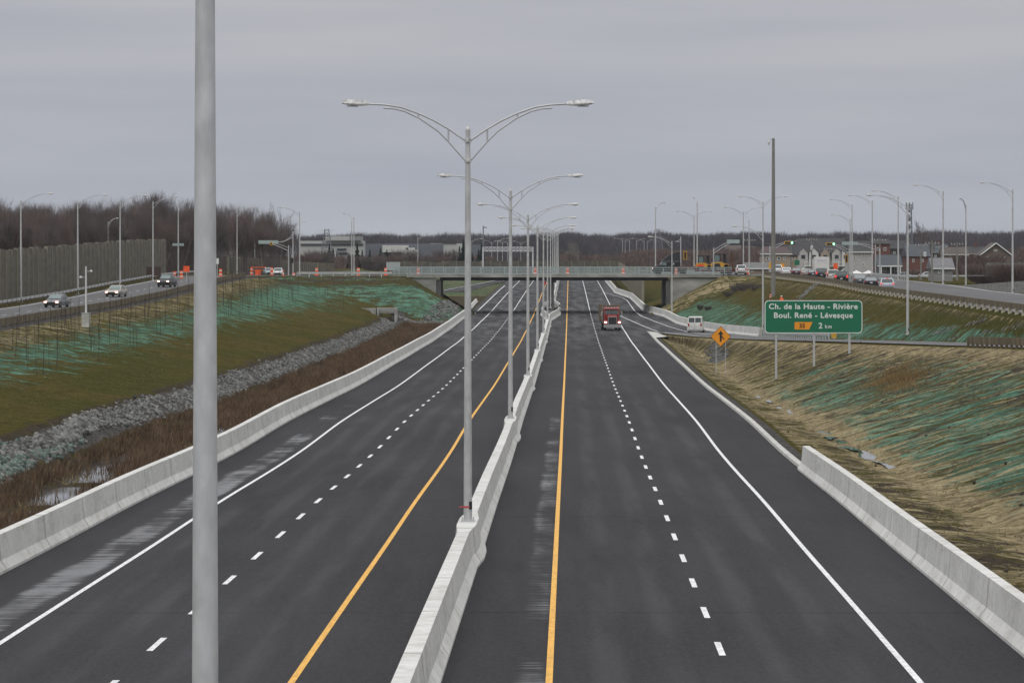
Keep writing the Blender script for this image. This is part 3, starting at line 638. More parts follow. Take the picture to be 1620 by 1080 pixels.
# w-beam guard rails and timber guards
def guard(name, label, path, m, rail_h=(.45,.75), post_every=2.0, post_m=None, thick=.08, posts=True, double=False, pw=.16, ph=None):
    p0 = path[0]; root = thing(name, label, 'guard rail', p0)
    P = [Vector(p)-Vector(p0) for p in path]; mb = MB(); lens_ = [0]
    for a, b_ in zip(P[:-1], P[1:]): lens_.append(lens_[-1]+(b_-a).length)
    zz = [(rail_h[0], rail_h[1])]
    for lo, hi in zz:
        for a, b_ in zip(P[:-1], P[1:]):
            d = (b_-a); nx = Vector((-d.y, d.x, 0)).normalized()*thick/2
            md = (lo+hi)/2; q = Vector((0,0,1))
            V = [a-nx+q*lo, a+nx+q*lo, a+nx+q*hi, a-nx+q*hi, b_-nx+q*lo, b_+nx+q*lo, b_+nx+q*hi, b_-nx+q*hi]
            mb.add(V, [(0,1,2,3),(7,6,5,4),(0,4,5,1),(1,5,6,2),(2,6,7,3),(3,7,4,0)])
    mb.build('rail', m, root)
    n_ = 0; t = 0; T = lens_[-1]
    pr = None
    while t <= T and posts:
        i = max(0, min(len(P)-2, int(np.searchsorted(lens_, t))-1)); f_ = (t-lens_[i])/(lens_[i+1]-lens_[i]) if lens_[i+1] > lens_[i] else 0
        c = P[i].lerp(P[i+1], f_)
        if pr is None:
            mb = MB(); hh_ = ph or rail_h[1]-.02; mb.box((0,0,hh_/2-.1),(pw,pw,hh_+.2)); pr = mb.build('post', post_m or m, root); pr.location = c
        elif n_ < 99:
            q = pr.copy(); COL.objects.link(q); q.parent = root; q.location = c
        n_ += 1; t += post_every
    return root
def gp(Ys, xf, Df, dz=0): return [(float(xf(y)), float(y), CZ-float(Df(y))+dz) for y in Ys]
guard('timber_guard_rail', 'brown timber guard rail between the left planted slope and the service road', gp(np.arange(230, 596, 6), lambda y: -43.6, DL), M['wguard'], (.15,.78), 3.8, M['wguard'], .1)
guard('timber_guard_rail', 'brown timber guard rail with pale post tops along the near side of the avenue', gp(np.arange(200, 596, 6), lambda y: 40.9, DU), M['wguard'], (.36,.86), 4.0, M['wpost'], .16, pw=.30, ph=.44)
guard('timber_guard_rail', 'short timber guard rail at the right edge of the photo below the ramp', gp(np.arange(200, 249, 4), lambda y: X3(y)-.5, D3), M['wguard'], (.12,.62), 1.6, M['wguard'], .1)
guard('metal_guard_rail', 'galvanised guard rail along the foot of the plank noise wall', gp(np.arange(300, 640, 6), lambda y: -55.9, DL), M['galv'], (.5,.78), 3.8, M['wguard'], .08)
guard('metal_guard_rail', 'short galvanised guard rail on the ramp behind the green sign', gp(np.arange(366, 430, 4), lambda y: X4(y)+.3, D4), M['galv'], (.35,.75), 2.0, M['galv'], .08)
guard('metal_guard_rail', 'white-topped guard rail left of the overpass railing', [(atx(px, 597.5), 597.5, CZ-3.95) for px in (470,520,570,620)], M['galv'], (.45,.8), 2.0, M['galv'], .08)
guard('metal_guard_rail', 'white guard rail in front of the parked cars at right', [(atx(px, 735), 735, CZ-5.3) for px in (1330,1400,1480,1560)], M['signwhite'], (.5,.78), 4.0, M['wguard'], .08, pw=.3)
guard('metal_guard_rail', 'guard rail on the far side of the avenue behind the silver hatchback', gp(np.arange(520, 575, 6), lambda y: 57.2, DU), M['galv'], (.4,.75), 2.5, M['galv'], .08)
mb = MB(); x, y = X4(364)+.5, 364; mb.box((0,0,.6),(.5,.06,.9)); mb.build; r_ = thing('end_marker', 'small black and yellow hazard plate at the end of the ramp guard rail', 'road sign', (float(x), y, gz(float(x), y)))
mb.build('plate', M['sigyel'], r_); mb = MB(); mb.box((0,0,.1),(.06,.08,.5)); mb.build('post', M['galv'], r_)

# noise walls
def noise_wall(label, P, h, step=4.2, name='noise_wall', steps=None):
    root = thing(name, label, 'wall', P[0]); o = Vector(P[0]); k = 0
    T = [0]; Q = [Vector(p) for p in P]
    for a, b_ in zip(Q[:-1], Q[1:]): T.append(T[-1]+(b_-a).length)
    n_ = int(T[-1]/step); pts = []
    for i in range(n_+1):
        t = T[-1]*i/n_; j = max(0, min(len(Q)-2, int(np.searchsorted(T, t))-1)); f_ = (t-T[j])/(T[j+1]-T[j]); pts.append(Q[j].lerp(Q[j+1], f_)-o)
    pm = MB(); wm = MB()
    for i, (a, b_) in enumerate(zip(pts[:-1], pts[1:])):
        d = b_-a; ang = math.atan2(d.y, d.x); c = (a+b_)/2; hh = h+(.12 if i%3 else 0)-(.15 if i%7 == 3 else 0)
        wm.box((c.x, c.y, c.z+hh/2-.3), (d.length-.24, .16+.04*(i%2), hh+.6), ang)
        pm.box((a.x, a.y, a.z+hh/2-.3), (.22, .46, hh+.66), ang)
    wm.build('panels', M['wallb'], root); po = pm.build('posts', M['wallp'], root); po['kind'] = 'stuff'
    return root
noise_wall('tall brown plank noise wall with pale posts behind the service road at left', [(-59.0, y, CZ-float(DL(y))-.2) for y in (340,400,460,520,570,614)], 6.3, 4.6)
noise_wall('lower brown noise wall tapering away behind the orange drums', [(atx(361,705),705,CZ-4.2),(atx(410,740),740,CZ-4.7),(atx(470,790),790,CZ-5.4),(atx(500,820),820,CZ-5.8)], 3.4, 3)
noise_wall('grey-brown noise wall below the bare shrubs by the pale factory', [(atx(475,900),900,CZ-5.2),(atx(530,900),900,CZ-5.2)], 2.6, 4)
noise_wall('long low tan noise wall beyond the overpass at centre', [(atx(618,985),985,CZ-5.0),(atx(760,1010),1010,CZ-5.0),(atx(860,1040),1040,CZ-5.0),(atx(985,1060),1060,CZ-5.0)], 2.6, 5)
noise_wall('plank noise wall seen through the opening under the right span', [(23.7,652,CZ-8.9),(24.6,700,CZ-8.8),(25.0,760,CZ-8.4),(26.5,850,CZ-7.7),(28.5,960,CZ-7.2)], 4.6, 3)

lp_ = [o for o in COL.objects if o.get('label') == 'fifth single-arm lamp from the left edge beside the plank noise wall'][0]; mb = MB(); mb.box((0,-.2,unz(387,600)-lp_.location.z),(1.9,.05,.42)); mb.build('street_name_plate', M['railgal'], lp_)
# ------------------------------------------------------------------ vehicles
CARDEF = {  # length, width, belt z, roof z, hood z, profile of cabin: (y base front, y roof front, y roof rear, y base rear), tail style
 'sedan': dict(L=4.6, W=1.78, belt=.92, roof=1.44, cab=(-.95,-.15,1.05,1.80), hood=.80, deck=.98),
 'hatch': dict(L=4.0, W=1.72, belt=.95, roof=1.50, cab=(-.95,-.20,1.45,1.93), hood=.84, deck=.95),
 'suv':   dict(L=4.6, W=1.86, belt=1.10, roof=1.72, cab=(-1.05,-.35,1.80,2.22), hood=1.00, deck=1.08),
 'van':   dict(L=5.4, W=2.00, belt=1.30, roof=2.12, cab=(-1.75,-1.05,2.55,2.66), hood=1.10, deck=1.30)}
def car(kind, name, label, cat, col, loc, rz, group=None, lit=None, metal=.2):
    c = CARDEF[kind]; Lh = c['L']/2; Wd = c['W']/2; be = c['belt']; ro = c['roof']; a0, a1, a2, a3 = c['cab']; s = Lh/2.3
    if kind != 'van': a0, a1, a2, a3 = [q*s for q in (a0, a1, a2, a3)]
    root = thing(name, label, cat, loc, rz, group); pm = paint('car_paint_%02x%02x%02x' % tuple(int(min(.999, q)**.45*255) for q in col), col, .28, metal)
    body = MB()
    st_ = [(-Lh, .38, c['hood']-.22, .80), (-Lh+.12, .24, c['hood']-.07, .92), (-Lh*.62, .22, c['hood']+.03, 1), (a0, .22, be-.02, 1), (0, .22, be, 1), (a3-.05, .24, max(be, c['deck']), 1), (Lh-.10, .28, c['deck']-.02, .95), (Lh, .40, c['deck']-.12, .86)]
    V = []
    for y, lo, hi, k in st_:
        wv = Wd*k
        for x, z in ((-wv*.92,lo),(-wv,lo+.16),(-wv*1.0,(lo+hi)/2+.06),(-wv*.93,hi-.03),(-wv*.80,hi),(wv*.80,hi),(wv*.93,hi-.03),(wv,(lo+hi)/2+.06),(wv,lo+.16),(wv*.92,lo)): V.append((x,y,z))
    n = 10; F = [(i*n+j, i*n+(j+1)%n, (i+1)*n+(j+1)%n, (i+1)*n+j) for i in range(len(st_)-1) for j in range(n)]+[tuple(range(n))[::-1], tuple((len(st_)-1)*n+j for j in range(n))]
    body.add(V, F)
    wr = Wd*(.76 if kind != 'van' else .86); wb = Wd*.92
    body.add([(-wb,a0,be-.05),(wb,a0,be-.05),(wb,a3,be-.05),(-wb,a3,be-.05),(-wr,a1,ro-.05),(wr,a1,ro-.05),(wr,a2,ro-.04),(-wr,a2,ro-.04),(-wr*.9,(a1+.25),ro),(wr*.9,(a1+.25),ro),(wr*.9,a2-.15,ro),(-wr*.9,a2-.15,ro)],
      [(0,1,5,4),(1,2,6,5),(2,3,7,6),(3,0,4,7),(4,5,9,8),(5,6,10,9),(6,7,11,10),(7,4,8,11),(8,9,10,11)])
    body.build('body', pm, root, smooth=True)
    def lerp(p, q, t): return tuple(p[i]+(q[i]-p[i])*t for i in range(3))
    def panel(nm, A, B, C_, D_, off, m=M['glass'], i0=.07, i1=.93, j0=.12, j1=.90):
        # A,B bottom, D_,C_ top corners
        q = []
        for (u, v) in ((i0,j0),(i1,j0),(i1,j1),(i0,j1)):
            q.append(Vector(lerp(lerp(A, B, u), lerp(D_, C_, u), v)))
        o = Vector(off); mb = MB(); mb.add(q+[p+o for p in q], [(0,1,2,3),(7,6,5,4),(0,4,5,1),(1,5,6,2),(2,6,7,3),(3,7,4,0)]); return mb.build(nm, m, root)
    zb = be-.03; zr = ro-.05
    panel('windshield', (-wb,a0,zb),(wb,a0,zb),(wr,a1,zr),(-wr,a1,zr), (0,-.02,.02), M['glassl'] if lit == 'head' else M['glass'])
    if kind == 'van':
        for x0, x1 in ((.06,.47),(.53,.94)): panel('rear_window', (-wb,a3,zb),(wb,a3,zb),(wr,a2,zr),(-wr,a2,zr), (0,.03,.01), i0=x0, i1=x1, j0=.15, j1=.88)
        mb = MB(); mb.box((0,a3+.02,be-.45),(.025,.05,.9)); mb.build('door_gap', M['black'], root)
        mb = MB(); mb.box((-.55,a3-.015,1.12),(.22,.03,.22)); mb.box((-.28,a3-.01,1.14),(.18,.03,.14)); d = mb.build('decal', paint('decal_green', (.05,.3,.12), .5, 0), root)
        mb = MB(); mb.box((.45,a3-.01,1.12),(.30,.03,.22)); mb.build('decal', M['black'], root)
    else: panel('rear_window', (-wb,a3,zb),(wb,a3,zb),(wr,a2,zr),(-wr,a2,zr), (0,.02,.02), M['glassr'] if kind == 'sedan' else M['glass'])
    for sx in (-1, 1):
        A = (sx*wb,a0,zb); B = (sx*wb,a3,zb); C_ = (sx*wr,a2,zr); D_ = (sx*wr,a1,zr)
        if kind == 'van': panel('side_window', A, B, C_, D_, (sx*.02,0,0), i0=.10, i1=.26, j0=.15, j1=.85)
        else:
            panel('side_window', A, B, C_, D_, (sx*.02,0,0), i0=.10, i1=.47); panel('side_window', A, B, C_, D_, (sx*.02,0,0), i0=.52, i1=.88)
        mb = MB(); mb.box((sx*(Wd+.08),a0+.35,be+.06),(.18,.10,.14)); mb.build('mirror', pm, root)
        hl = MB(); hl.box((sx*Wd*.70,-Lh+.06,c['hood']-.20),(.34,.14,.17)); hl.build('headlight', M['headlit'] if lit == 'head' else M['headpl'], root)
        tl = MB(); zt = be-.10 if kind != 'van' else 1.05; tl.box((sx*Wd*.80,Lh-.02,zt),(.20,.12,.17 if kind in ('sedan','hatch') else .34)); tl.build('taillight', M['redlit'] if lit == 'tail' else M['redlamp'], root)
    if lit == 'tail' and kind == 'hatch':
        mb = MB(); mb.box((0,a2+.02,ro-.04),(.3,.06,.05)); mb.build('brake_light', M['redlit'], root)
    for q_ in ((0,Lh+.02,.72 if kind != 'van' else .60),(0,-Lh-.01,.45)): mb = MB(); mb.box(q_,(.32,.03,.15)); mb.build('number_plate', M['plate'], root)
    mb = MB(); mb.box((0,-Lh+.02,.50),(Wd*1.1,.10,.20)); mb.build('grille', M['black'], root)
    for q_ in ((0,Lh-.0,.42),(0,-Lh+.02,.32)): mb = MB(); mb.box(q_,(Wd*1.65,.13,.15)); mb.build('bumper', M['black'] if kind != 'van' else M['chrome'], root)
    wr_ = .33 if kind in ('sedan','hatch') else .37
    for sx in (-1, 1):
        for y in (-Lh*.63, Lh*.60):
            mb = MB(); mb.wheel((0,0,0), wr_, .22); t = mb.build('tyre', M['tyre'], root); t.location = (sx*(Wd-.10), y, wr_)
            mb = MB(); mb.wheel((0,0,0), wr_*.6, .235, 12); mb.build('rim', M['rim'], t)
    return root
def gpos(px, Y, Df): return (atx(px, Y), Y, CZ-float(Df(Y))+.05)
car('sedan','passenger_car','silver-grey sedan with lit headlights, nearest of three on the service road','car',(.13,.14,.15),gpos(90,393,DL),R(-9),'oncoming cars on the service road','head')
car('sedan','passenger_car','beige-silver sedan with lit headlights, middle of three on the service road','car',(.36,.33,.29),gpos(184,449,DL),R(-9),'oncoming cars on the service road','head')
car('suv','passenger_car','dark SUV with lit headlights, farthest of three on the service road','car',(.02,.02,.025),gpos(264,503,DL),R(-8),'oncoming cars on the service road','head')
q = 'cars queued on the avenue'; PI = math.pi
for kind, col, px, Y, lab, lit in (
 ('hatch',(.42,.45,.50),1403,422,'silver-blue hatchback with brake lights on, last car of the avenue queue','tail'),
 ('sedan',(.02,.02,.03),1377.5,437,'black sedan just ahead of the silver-blue hatchback',None),
 ('sedan',(.12,.13,.13),1360,456,'grey sedan ahead of the black sedan near the queue end',None),
 ('suv',(.02,.025,.022),1330.5,470,'dark green-black SUV with lit tail lights in mid queue','tail'),
 ('suv',(.42,.40,.36),1317.5,492,'pale gold minivan beside the dark SUV in mid queue',None),
 ('suv',(.02,.02,.025),1299.5,525,'black SUV behind the white box truck','tail'),
 ('sedan',(.03,.03,.035),1286,545,'dark car partly hidden by the black SUV',None),
 ('sedan',(.33,.30,.25),1275.5,562,'beige sedan in the front half of the queue',None),
 ('sedan',(.08,.03,.04),1260,588,'maroon sedan between the white and beige cars',None),
 ('sedan',(.62,.62,.62),1244,596,'white sedan near the head of the queue',None),
 ('suv',(.62,.62,.62),1230,640,'white SUV at the head of the queue beside the wooden pole',None)):
    car(kind,'passenger_car',lab,'car',col,gpos(px,Y,DU),PI-R(4),q,lit)
pk = 'cars parked behind the white guard rail'
for kind, col, px, lab in (('hatch',(.22,.27,.28),1497,'grey-green hatchback parked left of a lamp pole behind the white guard rail'),('sedan',(.25,.28,.27),1433,'dark sedan leftmost behind the white guard rail'),('sedan',(.45,.45,.45),1471,'pale car half hidden behind the grey-green hatchback'),('sedan',(.16,.18,.18),1553,'dark car rightmost behind the white guard rail, by the red shrubs')):
    Y = 752 if px != 1471 else 764
    car(kind,'parked_car',lab,'car',col,(atx(px,Y),Y,CZ-5.45),R(90),pk)
car('suv','passenger_car','white SUV waiting at the right end of the bridge behind the yellow machines','car',(.6,.6,.6),(atx(1172,640),640,CZ-3.85),PI)
car('sedan','passenger_car','white car facing the camera beneath the left traffic signs','car',(.6,.6,.6),(atx(440,660),660,CZ-4.2),R(0),'cars at the left intersection')
car('sedan','passenger_car','small grey car beside the striped orange drum at left intersection','car',(.3,.36,.38),(atx(425,675),675,CZ-4.2),R(10),'cars at the left intersection')
car('van','cargo_van','white cargo van driving away along the ramp curve','van',(.60,.60,.57),(atx(1101,474),474,CZ-10.47),PI-R(6),None,None,0)

def truck_wheels(root, pts, r_=.5, wd=.3):
    for x, y in pts:
        mb = MB(); mb.wheel((0,0,0), r_, wd); t = mb.build('tyre', M['tyre'], root); t.location = (x, y, r_)
        mb = MB(); mb.wheel((0,0,0), r_*.5, wd+.02, 12); mb.build('rim', M['chrome'], t)
# red oncoming truck
Y = 492; t = thing('dump_truck', 'red conventional truck with chrome grille, lit headlights and slatted load body', 'truck', (atx(966.5, Y), Y, CZ-float(DR(Y))), R(2))
red = paint('truck_red', (.23,.025,.026), .35, .1); slat = mat('weathered_boards', (.16,.13,.09), .9, 0, .25, 3)
mb = MB(); mb.prism([(-3.4,.85),(-3.4,1.80),(-3.25,1.95),(-1.6,2.15),(-1.6,.85)],'x',-.62,.62); mb.build('hood', red, t, bevel=.05)
mb = MB(); mb.prism([(-1.6,.8),(-1.6,2.15),(-1.45,2.85),(-1.2,2.95),(.1,2.95),(.1,.8)],'x',-1.0,1.0); mb.build('cab', red, t, bevel=.05)
mb = MB(); mb.add([(-.88,-1.615,2.2),(.88,-1.615,2.2),(.80,-1.49,2.72),(-.80,-1.49,2.72),(-.88,-1.64,2.2),(.88,-1.64,2.2),(.80,-1.52,2.72),(-.80,-1.52,2.72)],[(3,2,1,0),(4,5,6,7),(0,1,5,4),(1,2,6,5),(2,3,7,6),(3,0,4,7)]); mb.build('windshield', M['glass'], t)
mb = MB(); mb.box((0,-1.66,2.46),(.05,.05,.5)); mb.build('windshield_post', M['black'], t)
mb = MB(); mb.box((0,-3.43,1.32),(1.05,.05,.95)); gr_ = mb.build('grille', M['black'], t)
mb = MB(); mb.box((0,-3.45,1.84),(1.16,.06,.08)); mb.box((-.56,-3.45,1.35),(.07,.06,1.0)); mb.box((.56,-3.45,1.35),(.07,.06,1.0)); mb.build('grille_frame', M['chrome'], gr_)
mb = MB(); mb.box((0,-3.6,.62),(2.35,.22,.42)); mb.build('bumper', M['chrome'], t, bevel=.04)
for s_ in (-1, 1):
    mb = MB(); mb.prism([(-3.35,.8),(-3.35,1.15),(-3.1,1.38),(-2.2,1.38),(-1.75,.8)],'x',min(s_*.66,s_*1.18),max(s_*.66,s_*1.18)); mb.build('fender', red, t, bevel=.05)
    mb = MB(); mb.box((s_*.93,-3.40,1.12),(.34,.12,.22)); mb.build('headlight', M['headlit'], t)
    mb = MB(); mb.tube([(s_*1.12,.15,1.0),(s_*1.12,.15,3.25)], .08, 8); mb.build('exhaust_stack', M['chrome'], t)
    mb = MB(); mb.box((s_*1.38,-1.5,2.25),(.16,.08,.62)); mb.tube([(s_*1.0,-1.4,2.5),(s_*1.4,-1.5,2.55)], .02, 5); mb.build('mirror', M['chrome'], t)
mb = MB(); mb.prism([(-1.75,2.93),(-1.75,3.06),(-1.3,3.1),(-1.3,2.93)],'x',-1.05,1.05); mb.build('sun_visor', paint('visor_red',(.45,.10,.10),.4,0), t)
for i in range(5): mb = MB(); mb.box((-.76+.38*i,-1.72,3.13),(.16,.1,.09)); mb.build('roof_light', M['plate'], t)
mb = MB(); mb.box((0,3.4,1.15),(2.4,6.2,.25)); mb.build('chassis', M['black'], t)
mb = MB()
for i in range(9): mb.box((-1.2+.3*i,.45,2.35),(.13,.08,2.2))
for z in (1.6,2.2,2.8,3.3): mb.box((0,.50,z),(2.5,.04,.14))
for s_ in (-1,1):
    for z in (1.5,1.9,2.3,2.7,3.1,3.4): mb.box((s_*1.24,3.4,z),(.05,6,.2))
    for i in range(8): mb.box((s_*1.28,.5+.84*i,2.4),(.06,.1,2.2))
mb.build('stake_body', slat, t)
mb = MB(); mb.box((0,3.4,2.1),(2.3,5.8,1.7)); mb.build('load', mat('lumber_load', (.14,.10,.06), .9, 0, .3, 4), t)
mb = MB(); mb.box((0,.3,3.35),(2.35,.12,.14)); mb.build('headboard_rail', slat, t)
truck_wheels(t, [(-.98,-2.6),(.98,-2.6),(-.95,3.2),(.95,3.2),(-.95,4.6),(.95,4.6)], .5, .3)
# black tractor with low trailer on the bridge (built pointing to -X)
zb = CZ-3.80; t = thing('semi_truck', 'black sleeper-cab semi truck facing left on the overpass', 'truck', (atx(1056,610.5), 610.5, zb))
blk = paint('truck_black', (.008,.008,.010), .5, 0)
mb = MB(); mb.prism([(-2.55,.55),(-2.6,1.1),(-2.35,1.45),(-1.35,1.7),(-1.2,1.7),(-.95,2.3),(2.15,2.3),(2.15,.55)],'y',-1.15,1.15); mb.build('cab', blk, t, bevel=.06)
mb = MB(); mb.prism([(-1.0,2.3),(-.9,2.55),(0.1,3.35),(1.3,3.85),(2.1,3.95),(2.1,2.3)],'y',-1.1,1.1); mb.build('roof_fairing', paint('fairing_black',(.018,.018,.02),.5,0), t, bevel=.08)
mb = MB(); mb.add([(-1.24,-1.0,1.75),(-1.24,1.0,1.75),(-.99,1.0,2.25),(-.99,-1.0,2.25),(-1.28,-1.0,1.77),(-1.28,1.0,1.77),(-1.02,1.0,2.27),(-1.02,-1.0,2.27)],[(0,1,2,3),(7,6,5,4),(0,4,5,1),(1,5,6,2),(2,6,7,3),(3,7,4,0)]); mb.build('windshield', M['glassl'], t)
mb = MB(); mb.prism([(-1.15,1.7),(-.93,2.2),(-.25,2.2),(-.25,1.65)],'y',-1.17,-1.15); mb.build('side_window', M['glassl'], t)
mb = MB(); mb.box((.4,-1.17,2.36),(2.8,.04,.05)); mb.build('trim', M['chrome'], t)
mb = MB(); mb.box((1.0,-1.17,1.95),(.16,.03,.35)); mb.build('sleeper_window', M['plate'], t)
mb = MB(); mb.box((-2.6,0,.62),(.25,2.2,.4)); mb.build('bumper', M['chrome'], t)
for s_ in (-1,1):
    mb = MB(); mb.box((-2.48,s_*.85,1.2),(.2,.35,.22)); mb.build('headlight', M['headlit'] if s_ < 0 else M['headpl'], t)
mb = MB(); mb.tube([(-1.0,-1.32,1.9),(-1.0,-1.32,2.3)], .09, 6); mb.build('mirror', M['chrome'], t)
for y_ in (2.6,3.05,3.5): 
    mb = MB(); mb.box((2.2,-1.1,y_),(.06,.06,.1)); mb.build('marker_light', M['orange'], t)
for x, y_ in ((-1.6,-1.0),(-1.6,1.0),(1.3,-1.0),(1.3,1.0),(2.6,-1.0),(2.6,1.0)):
    mb = MB(); mb.wheel((0,0,0), .5, .3); w_ = mb.build('tyre', M['tyre'], t); w_.location = (x, y_, .5); w_.rotation_euler = (0,0,R(90))
mb = MB(); mb.box((2.4,0,.95),(2.2,1.0,.3)); mb.build('chassis', M['black'], t)
tr = thing('lowbed_trailer', 'dark red low trailer carrying two yellow machines on the overpass', 'trailer', (atx(1120,610.5), 610.5, zb))
dr_ = paint('trailer_red', (.09,.012,.015), .5, 0)
mb = MB(); mb.prism([(-4.9,1.15),(-4.9,1.55),(-2.2,1.5),(-1.9,1.0),(4.6,1.0),(4.6,.7),(-2.1,.7),(-2.4,1.1)],'y',-1.25,1.25); mb.build('bed', dr_, tr)
mb = MB(); 
for y_ in (-1.05,1.05): mb.prism([(4.2,1.0),(4.5,1.0),(4.1,3.6),(3.8,3.7)],'y',y_-.3,y_+.3)
mb.build('loading_ramp', mat('rusty_steel', (.10,.055,.03), .8, .2, .3, 3), tr)
mb = MB(); mb.box((4.65,0,.85),(.1,2.2,.35)); mb.build('rear_board', M['plate'], tr)
for x in (2.6,3.6):
    for y_ in (-1.0,1.0):
        mb = MB(); mb.wheel((0,0,0), .42, .3); w_ = mb.build('tyre', M['tyre'], tr); w_.location = (x, y_, .42); w_.rotation_euler = (0,0,R(90))
yl = paint('machine_yellow', (.50,.27,.03), .5, 0)
for i, (px, s_) in enumerate(((1114,1.08),(1140,1.22))):
    m_ = thing('compact_roller', ['yellow compact machine with black cab frame, left one on the trailer','yellow compact machine with black cab frame, right one on the trailer'][i], 'construction machine', (atx(px,610.5), 610.5, zb+1.0), 0, 'yellow machines on the low trailer'); m_.scale = (s_,)*3
    mb = MB(); mb.prism([(-1.35,.25),(-1.4,.75),(-1.1,1.0),(.2,1.05),(.5,.8),(1.1,.75),(1.15,.25)],'y',-.6,.6); mb.build('body', yl, m_, bevel=.06)
    if i == 0: mb = MB(); mb.box((-.6,-.62,.62),(1.1,.03,.28)); mb.build('stripe', M['orange'], m_)
    mb = MB(); mb.prism([(-.95,.35),(-.8,.8),(-.2,.85),(0,.35)],'y',-.63,-.61); mb.build('wheel_arch', M['black'], m_)
    mb = MB()
    for x in (-.95,-.1,.75):
        for y_ in (-.52,.52): mb.tube([(x,y_,.9),(x*.9,y_,2.05)], .05, 6)
    mb.box((-.1,0,2.1),(2.0,1.2,.10)); mb.box((.5,0,1.5),(.3,.9,1.1)); mb.build('cab_frame', M['black'], m_)
    mb = MB(); mb.box((-.5,0,1.5),(.7,.95,.9)); mb.build('cab_glass', M['glassl'], m_)
    for x in (-.85,.75):
        mb = MB(); mb.wheel((0,0,0), .38, 1.2); w_ = mb.build('drum', M['tyre'], m_); w_.location = (x,0,.36); w_.rotation_euler = (0,0,R(90))
# white box truck in the queue
Y = 560; t = thing('box_truck', 'white box truck rear rising above the black SUV in the queue', 'truck', (atx(1299.5,Y), Y, CZ-float(DU(Y))+.05), R(-3))
mb = MB(); mb.box((0,0,2.1),(2.3,5.2,2.3)); mb.build('box', paint('box_white',(.58,.58,.56),.5,0), t, bevel=.04)
mb = MB(); mb.box((0,-2.62,2.75),(1.5,.03,.35)); mb.build('rear_panel', M['plate'], t)
mb = MB(); mb.box((0,3.6,1.4),(2.0,1.9,1.6)); mb.build('cab', paint('box_white',(.58,.58,.56)), t, bevel=.1)
mb = MB(); mb.box((0,-2.7,.75),(2.2,.15,.2)); mb.build('bumper', M['black'], t)
truck_wheels(t, [(-.9,-1.5),(.9,-1.5),(-.9,3.2),(.9,3.2)], .42, .3)

# ------------------------------------------------------------------ signs
def text(s_, size, m, parent, loc, name='lettering', bold=.012, sx=1.0, align='CENTER', space=1.0):
    cu = bpy.data.curves.new(name, 'FONT'); cu.body = s_; cu.size = size; cu.align_x = align; cu.align_y = 'CENTER'; cu.extrude = .004; cu.offset = bold; cu.space_character = space; cu.resolution_u = 3
    o = bpy.data.objects.new(name, cu); COL.objects.link(o); dg = bpy.context.evaluated_depsgraph_get(); dg.update(); me = bpy.data.meshes.new_from_object(o.evaluated_get(dg))
    bpy.data.objects.remove(o); me.materials.clear(); me.materials.append(m); n = bpy.data.objects.new(name, me); link(n, parent)
    n.location = loc; n.rotation_euler = (R(90), 0, 0); n.scale = (sx, 1, 1); return n
def rrect(w_, h_, r_, n=5):
    P = []
    for cx, cz, a0 in ((w_/2-r_, h_/2-r_, 0),(-w_/2+r_, h_/2-r_, 90),(-w_/2+r_, -h_/2+r_, 180),(w_/2-r_, -h_/2+r_, 270)):
        for i in range(n+1): a = R(a0+90*i/n); P.append((cx+r_*math.cos(a), cz+r_*math.sin(a)))
    return P
Y = 285; s_ = Y/FPX; sg = thing('highway_sign', 'big green direction sign with white French lettering on three metal posts', 'road sign', (atx(1287,Y), Y, unz(501,Y)))
W_, H_ = 154.5*s_, 52*s_
mb = MB(); mb.prism(rrect(W_,H_,.32),'y',-.02,.03); mb.build('panel_border', M['signwhite'], sg)
mb = MB(); mb.prism(rrect(W_-.13,H_-.13,.27),'y',-.028,-.019); mb.build('panel', M['signgreen'], sg)
k = s_; zt = lambda py: (501-py)*s_; xt = lambda px: (px-1287)*s_
text('Ch. de la Haute - Rivière', .60, M['signwhite'], sg, (xt(1286.5),-.032,zt(485)), sx=1.065, bold=.014, space=1.08)
text('Boul. René - Lévesque', .60, M['signwhite'], sg, (xt(1286.5),-.032,zt(499)), sx=1.065, bold=.014, space=1.08)
mb = MB(); mb.prism([(xt(1257),zt(521)),(xt(1280),zt(521)),(xt(1285.5),zt(509.3)),(xt(1257),zt(509.3))],'y',-.036,-.030); mb.build('exit_tab', M['signyel'], sg)
text('35', .48, M['black'], sg, (xt(1269),-.040,zt(515.5)), bold=.014, sx=1.0)
text('2', .62, M['signwhite'], sg, (xt(1298),-.032,zt(515.5)), bold=.012); text('km', .42, M['signwhite'], sg, (xt(1310.5),-.032,zt(516.6)), bold=.006, space=1.2)
for px, pyb in ((1228,587),(1288,575),(1344,559)):
    x = xt(px); z0 = gz(atx(px,Y),Y)-sg.location.z-.15; mb = MB(); mb.box((x,.10,(z0+H_/2-.2)/2),(.16,.13,H_/2-.2-z0)); mb.build('post', M['galv'], sg)
for z in (-.8,0,.8): mb = MB(); mb.box((0,.045,z),(W_-.4,.03,.08)); mb.build('stiffener', M['galv'], sg)
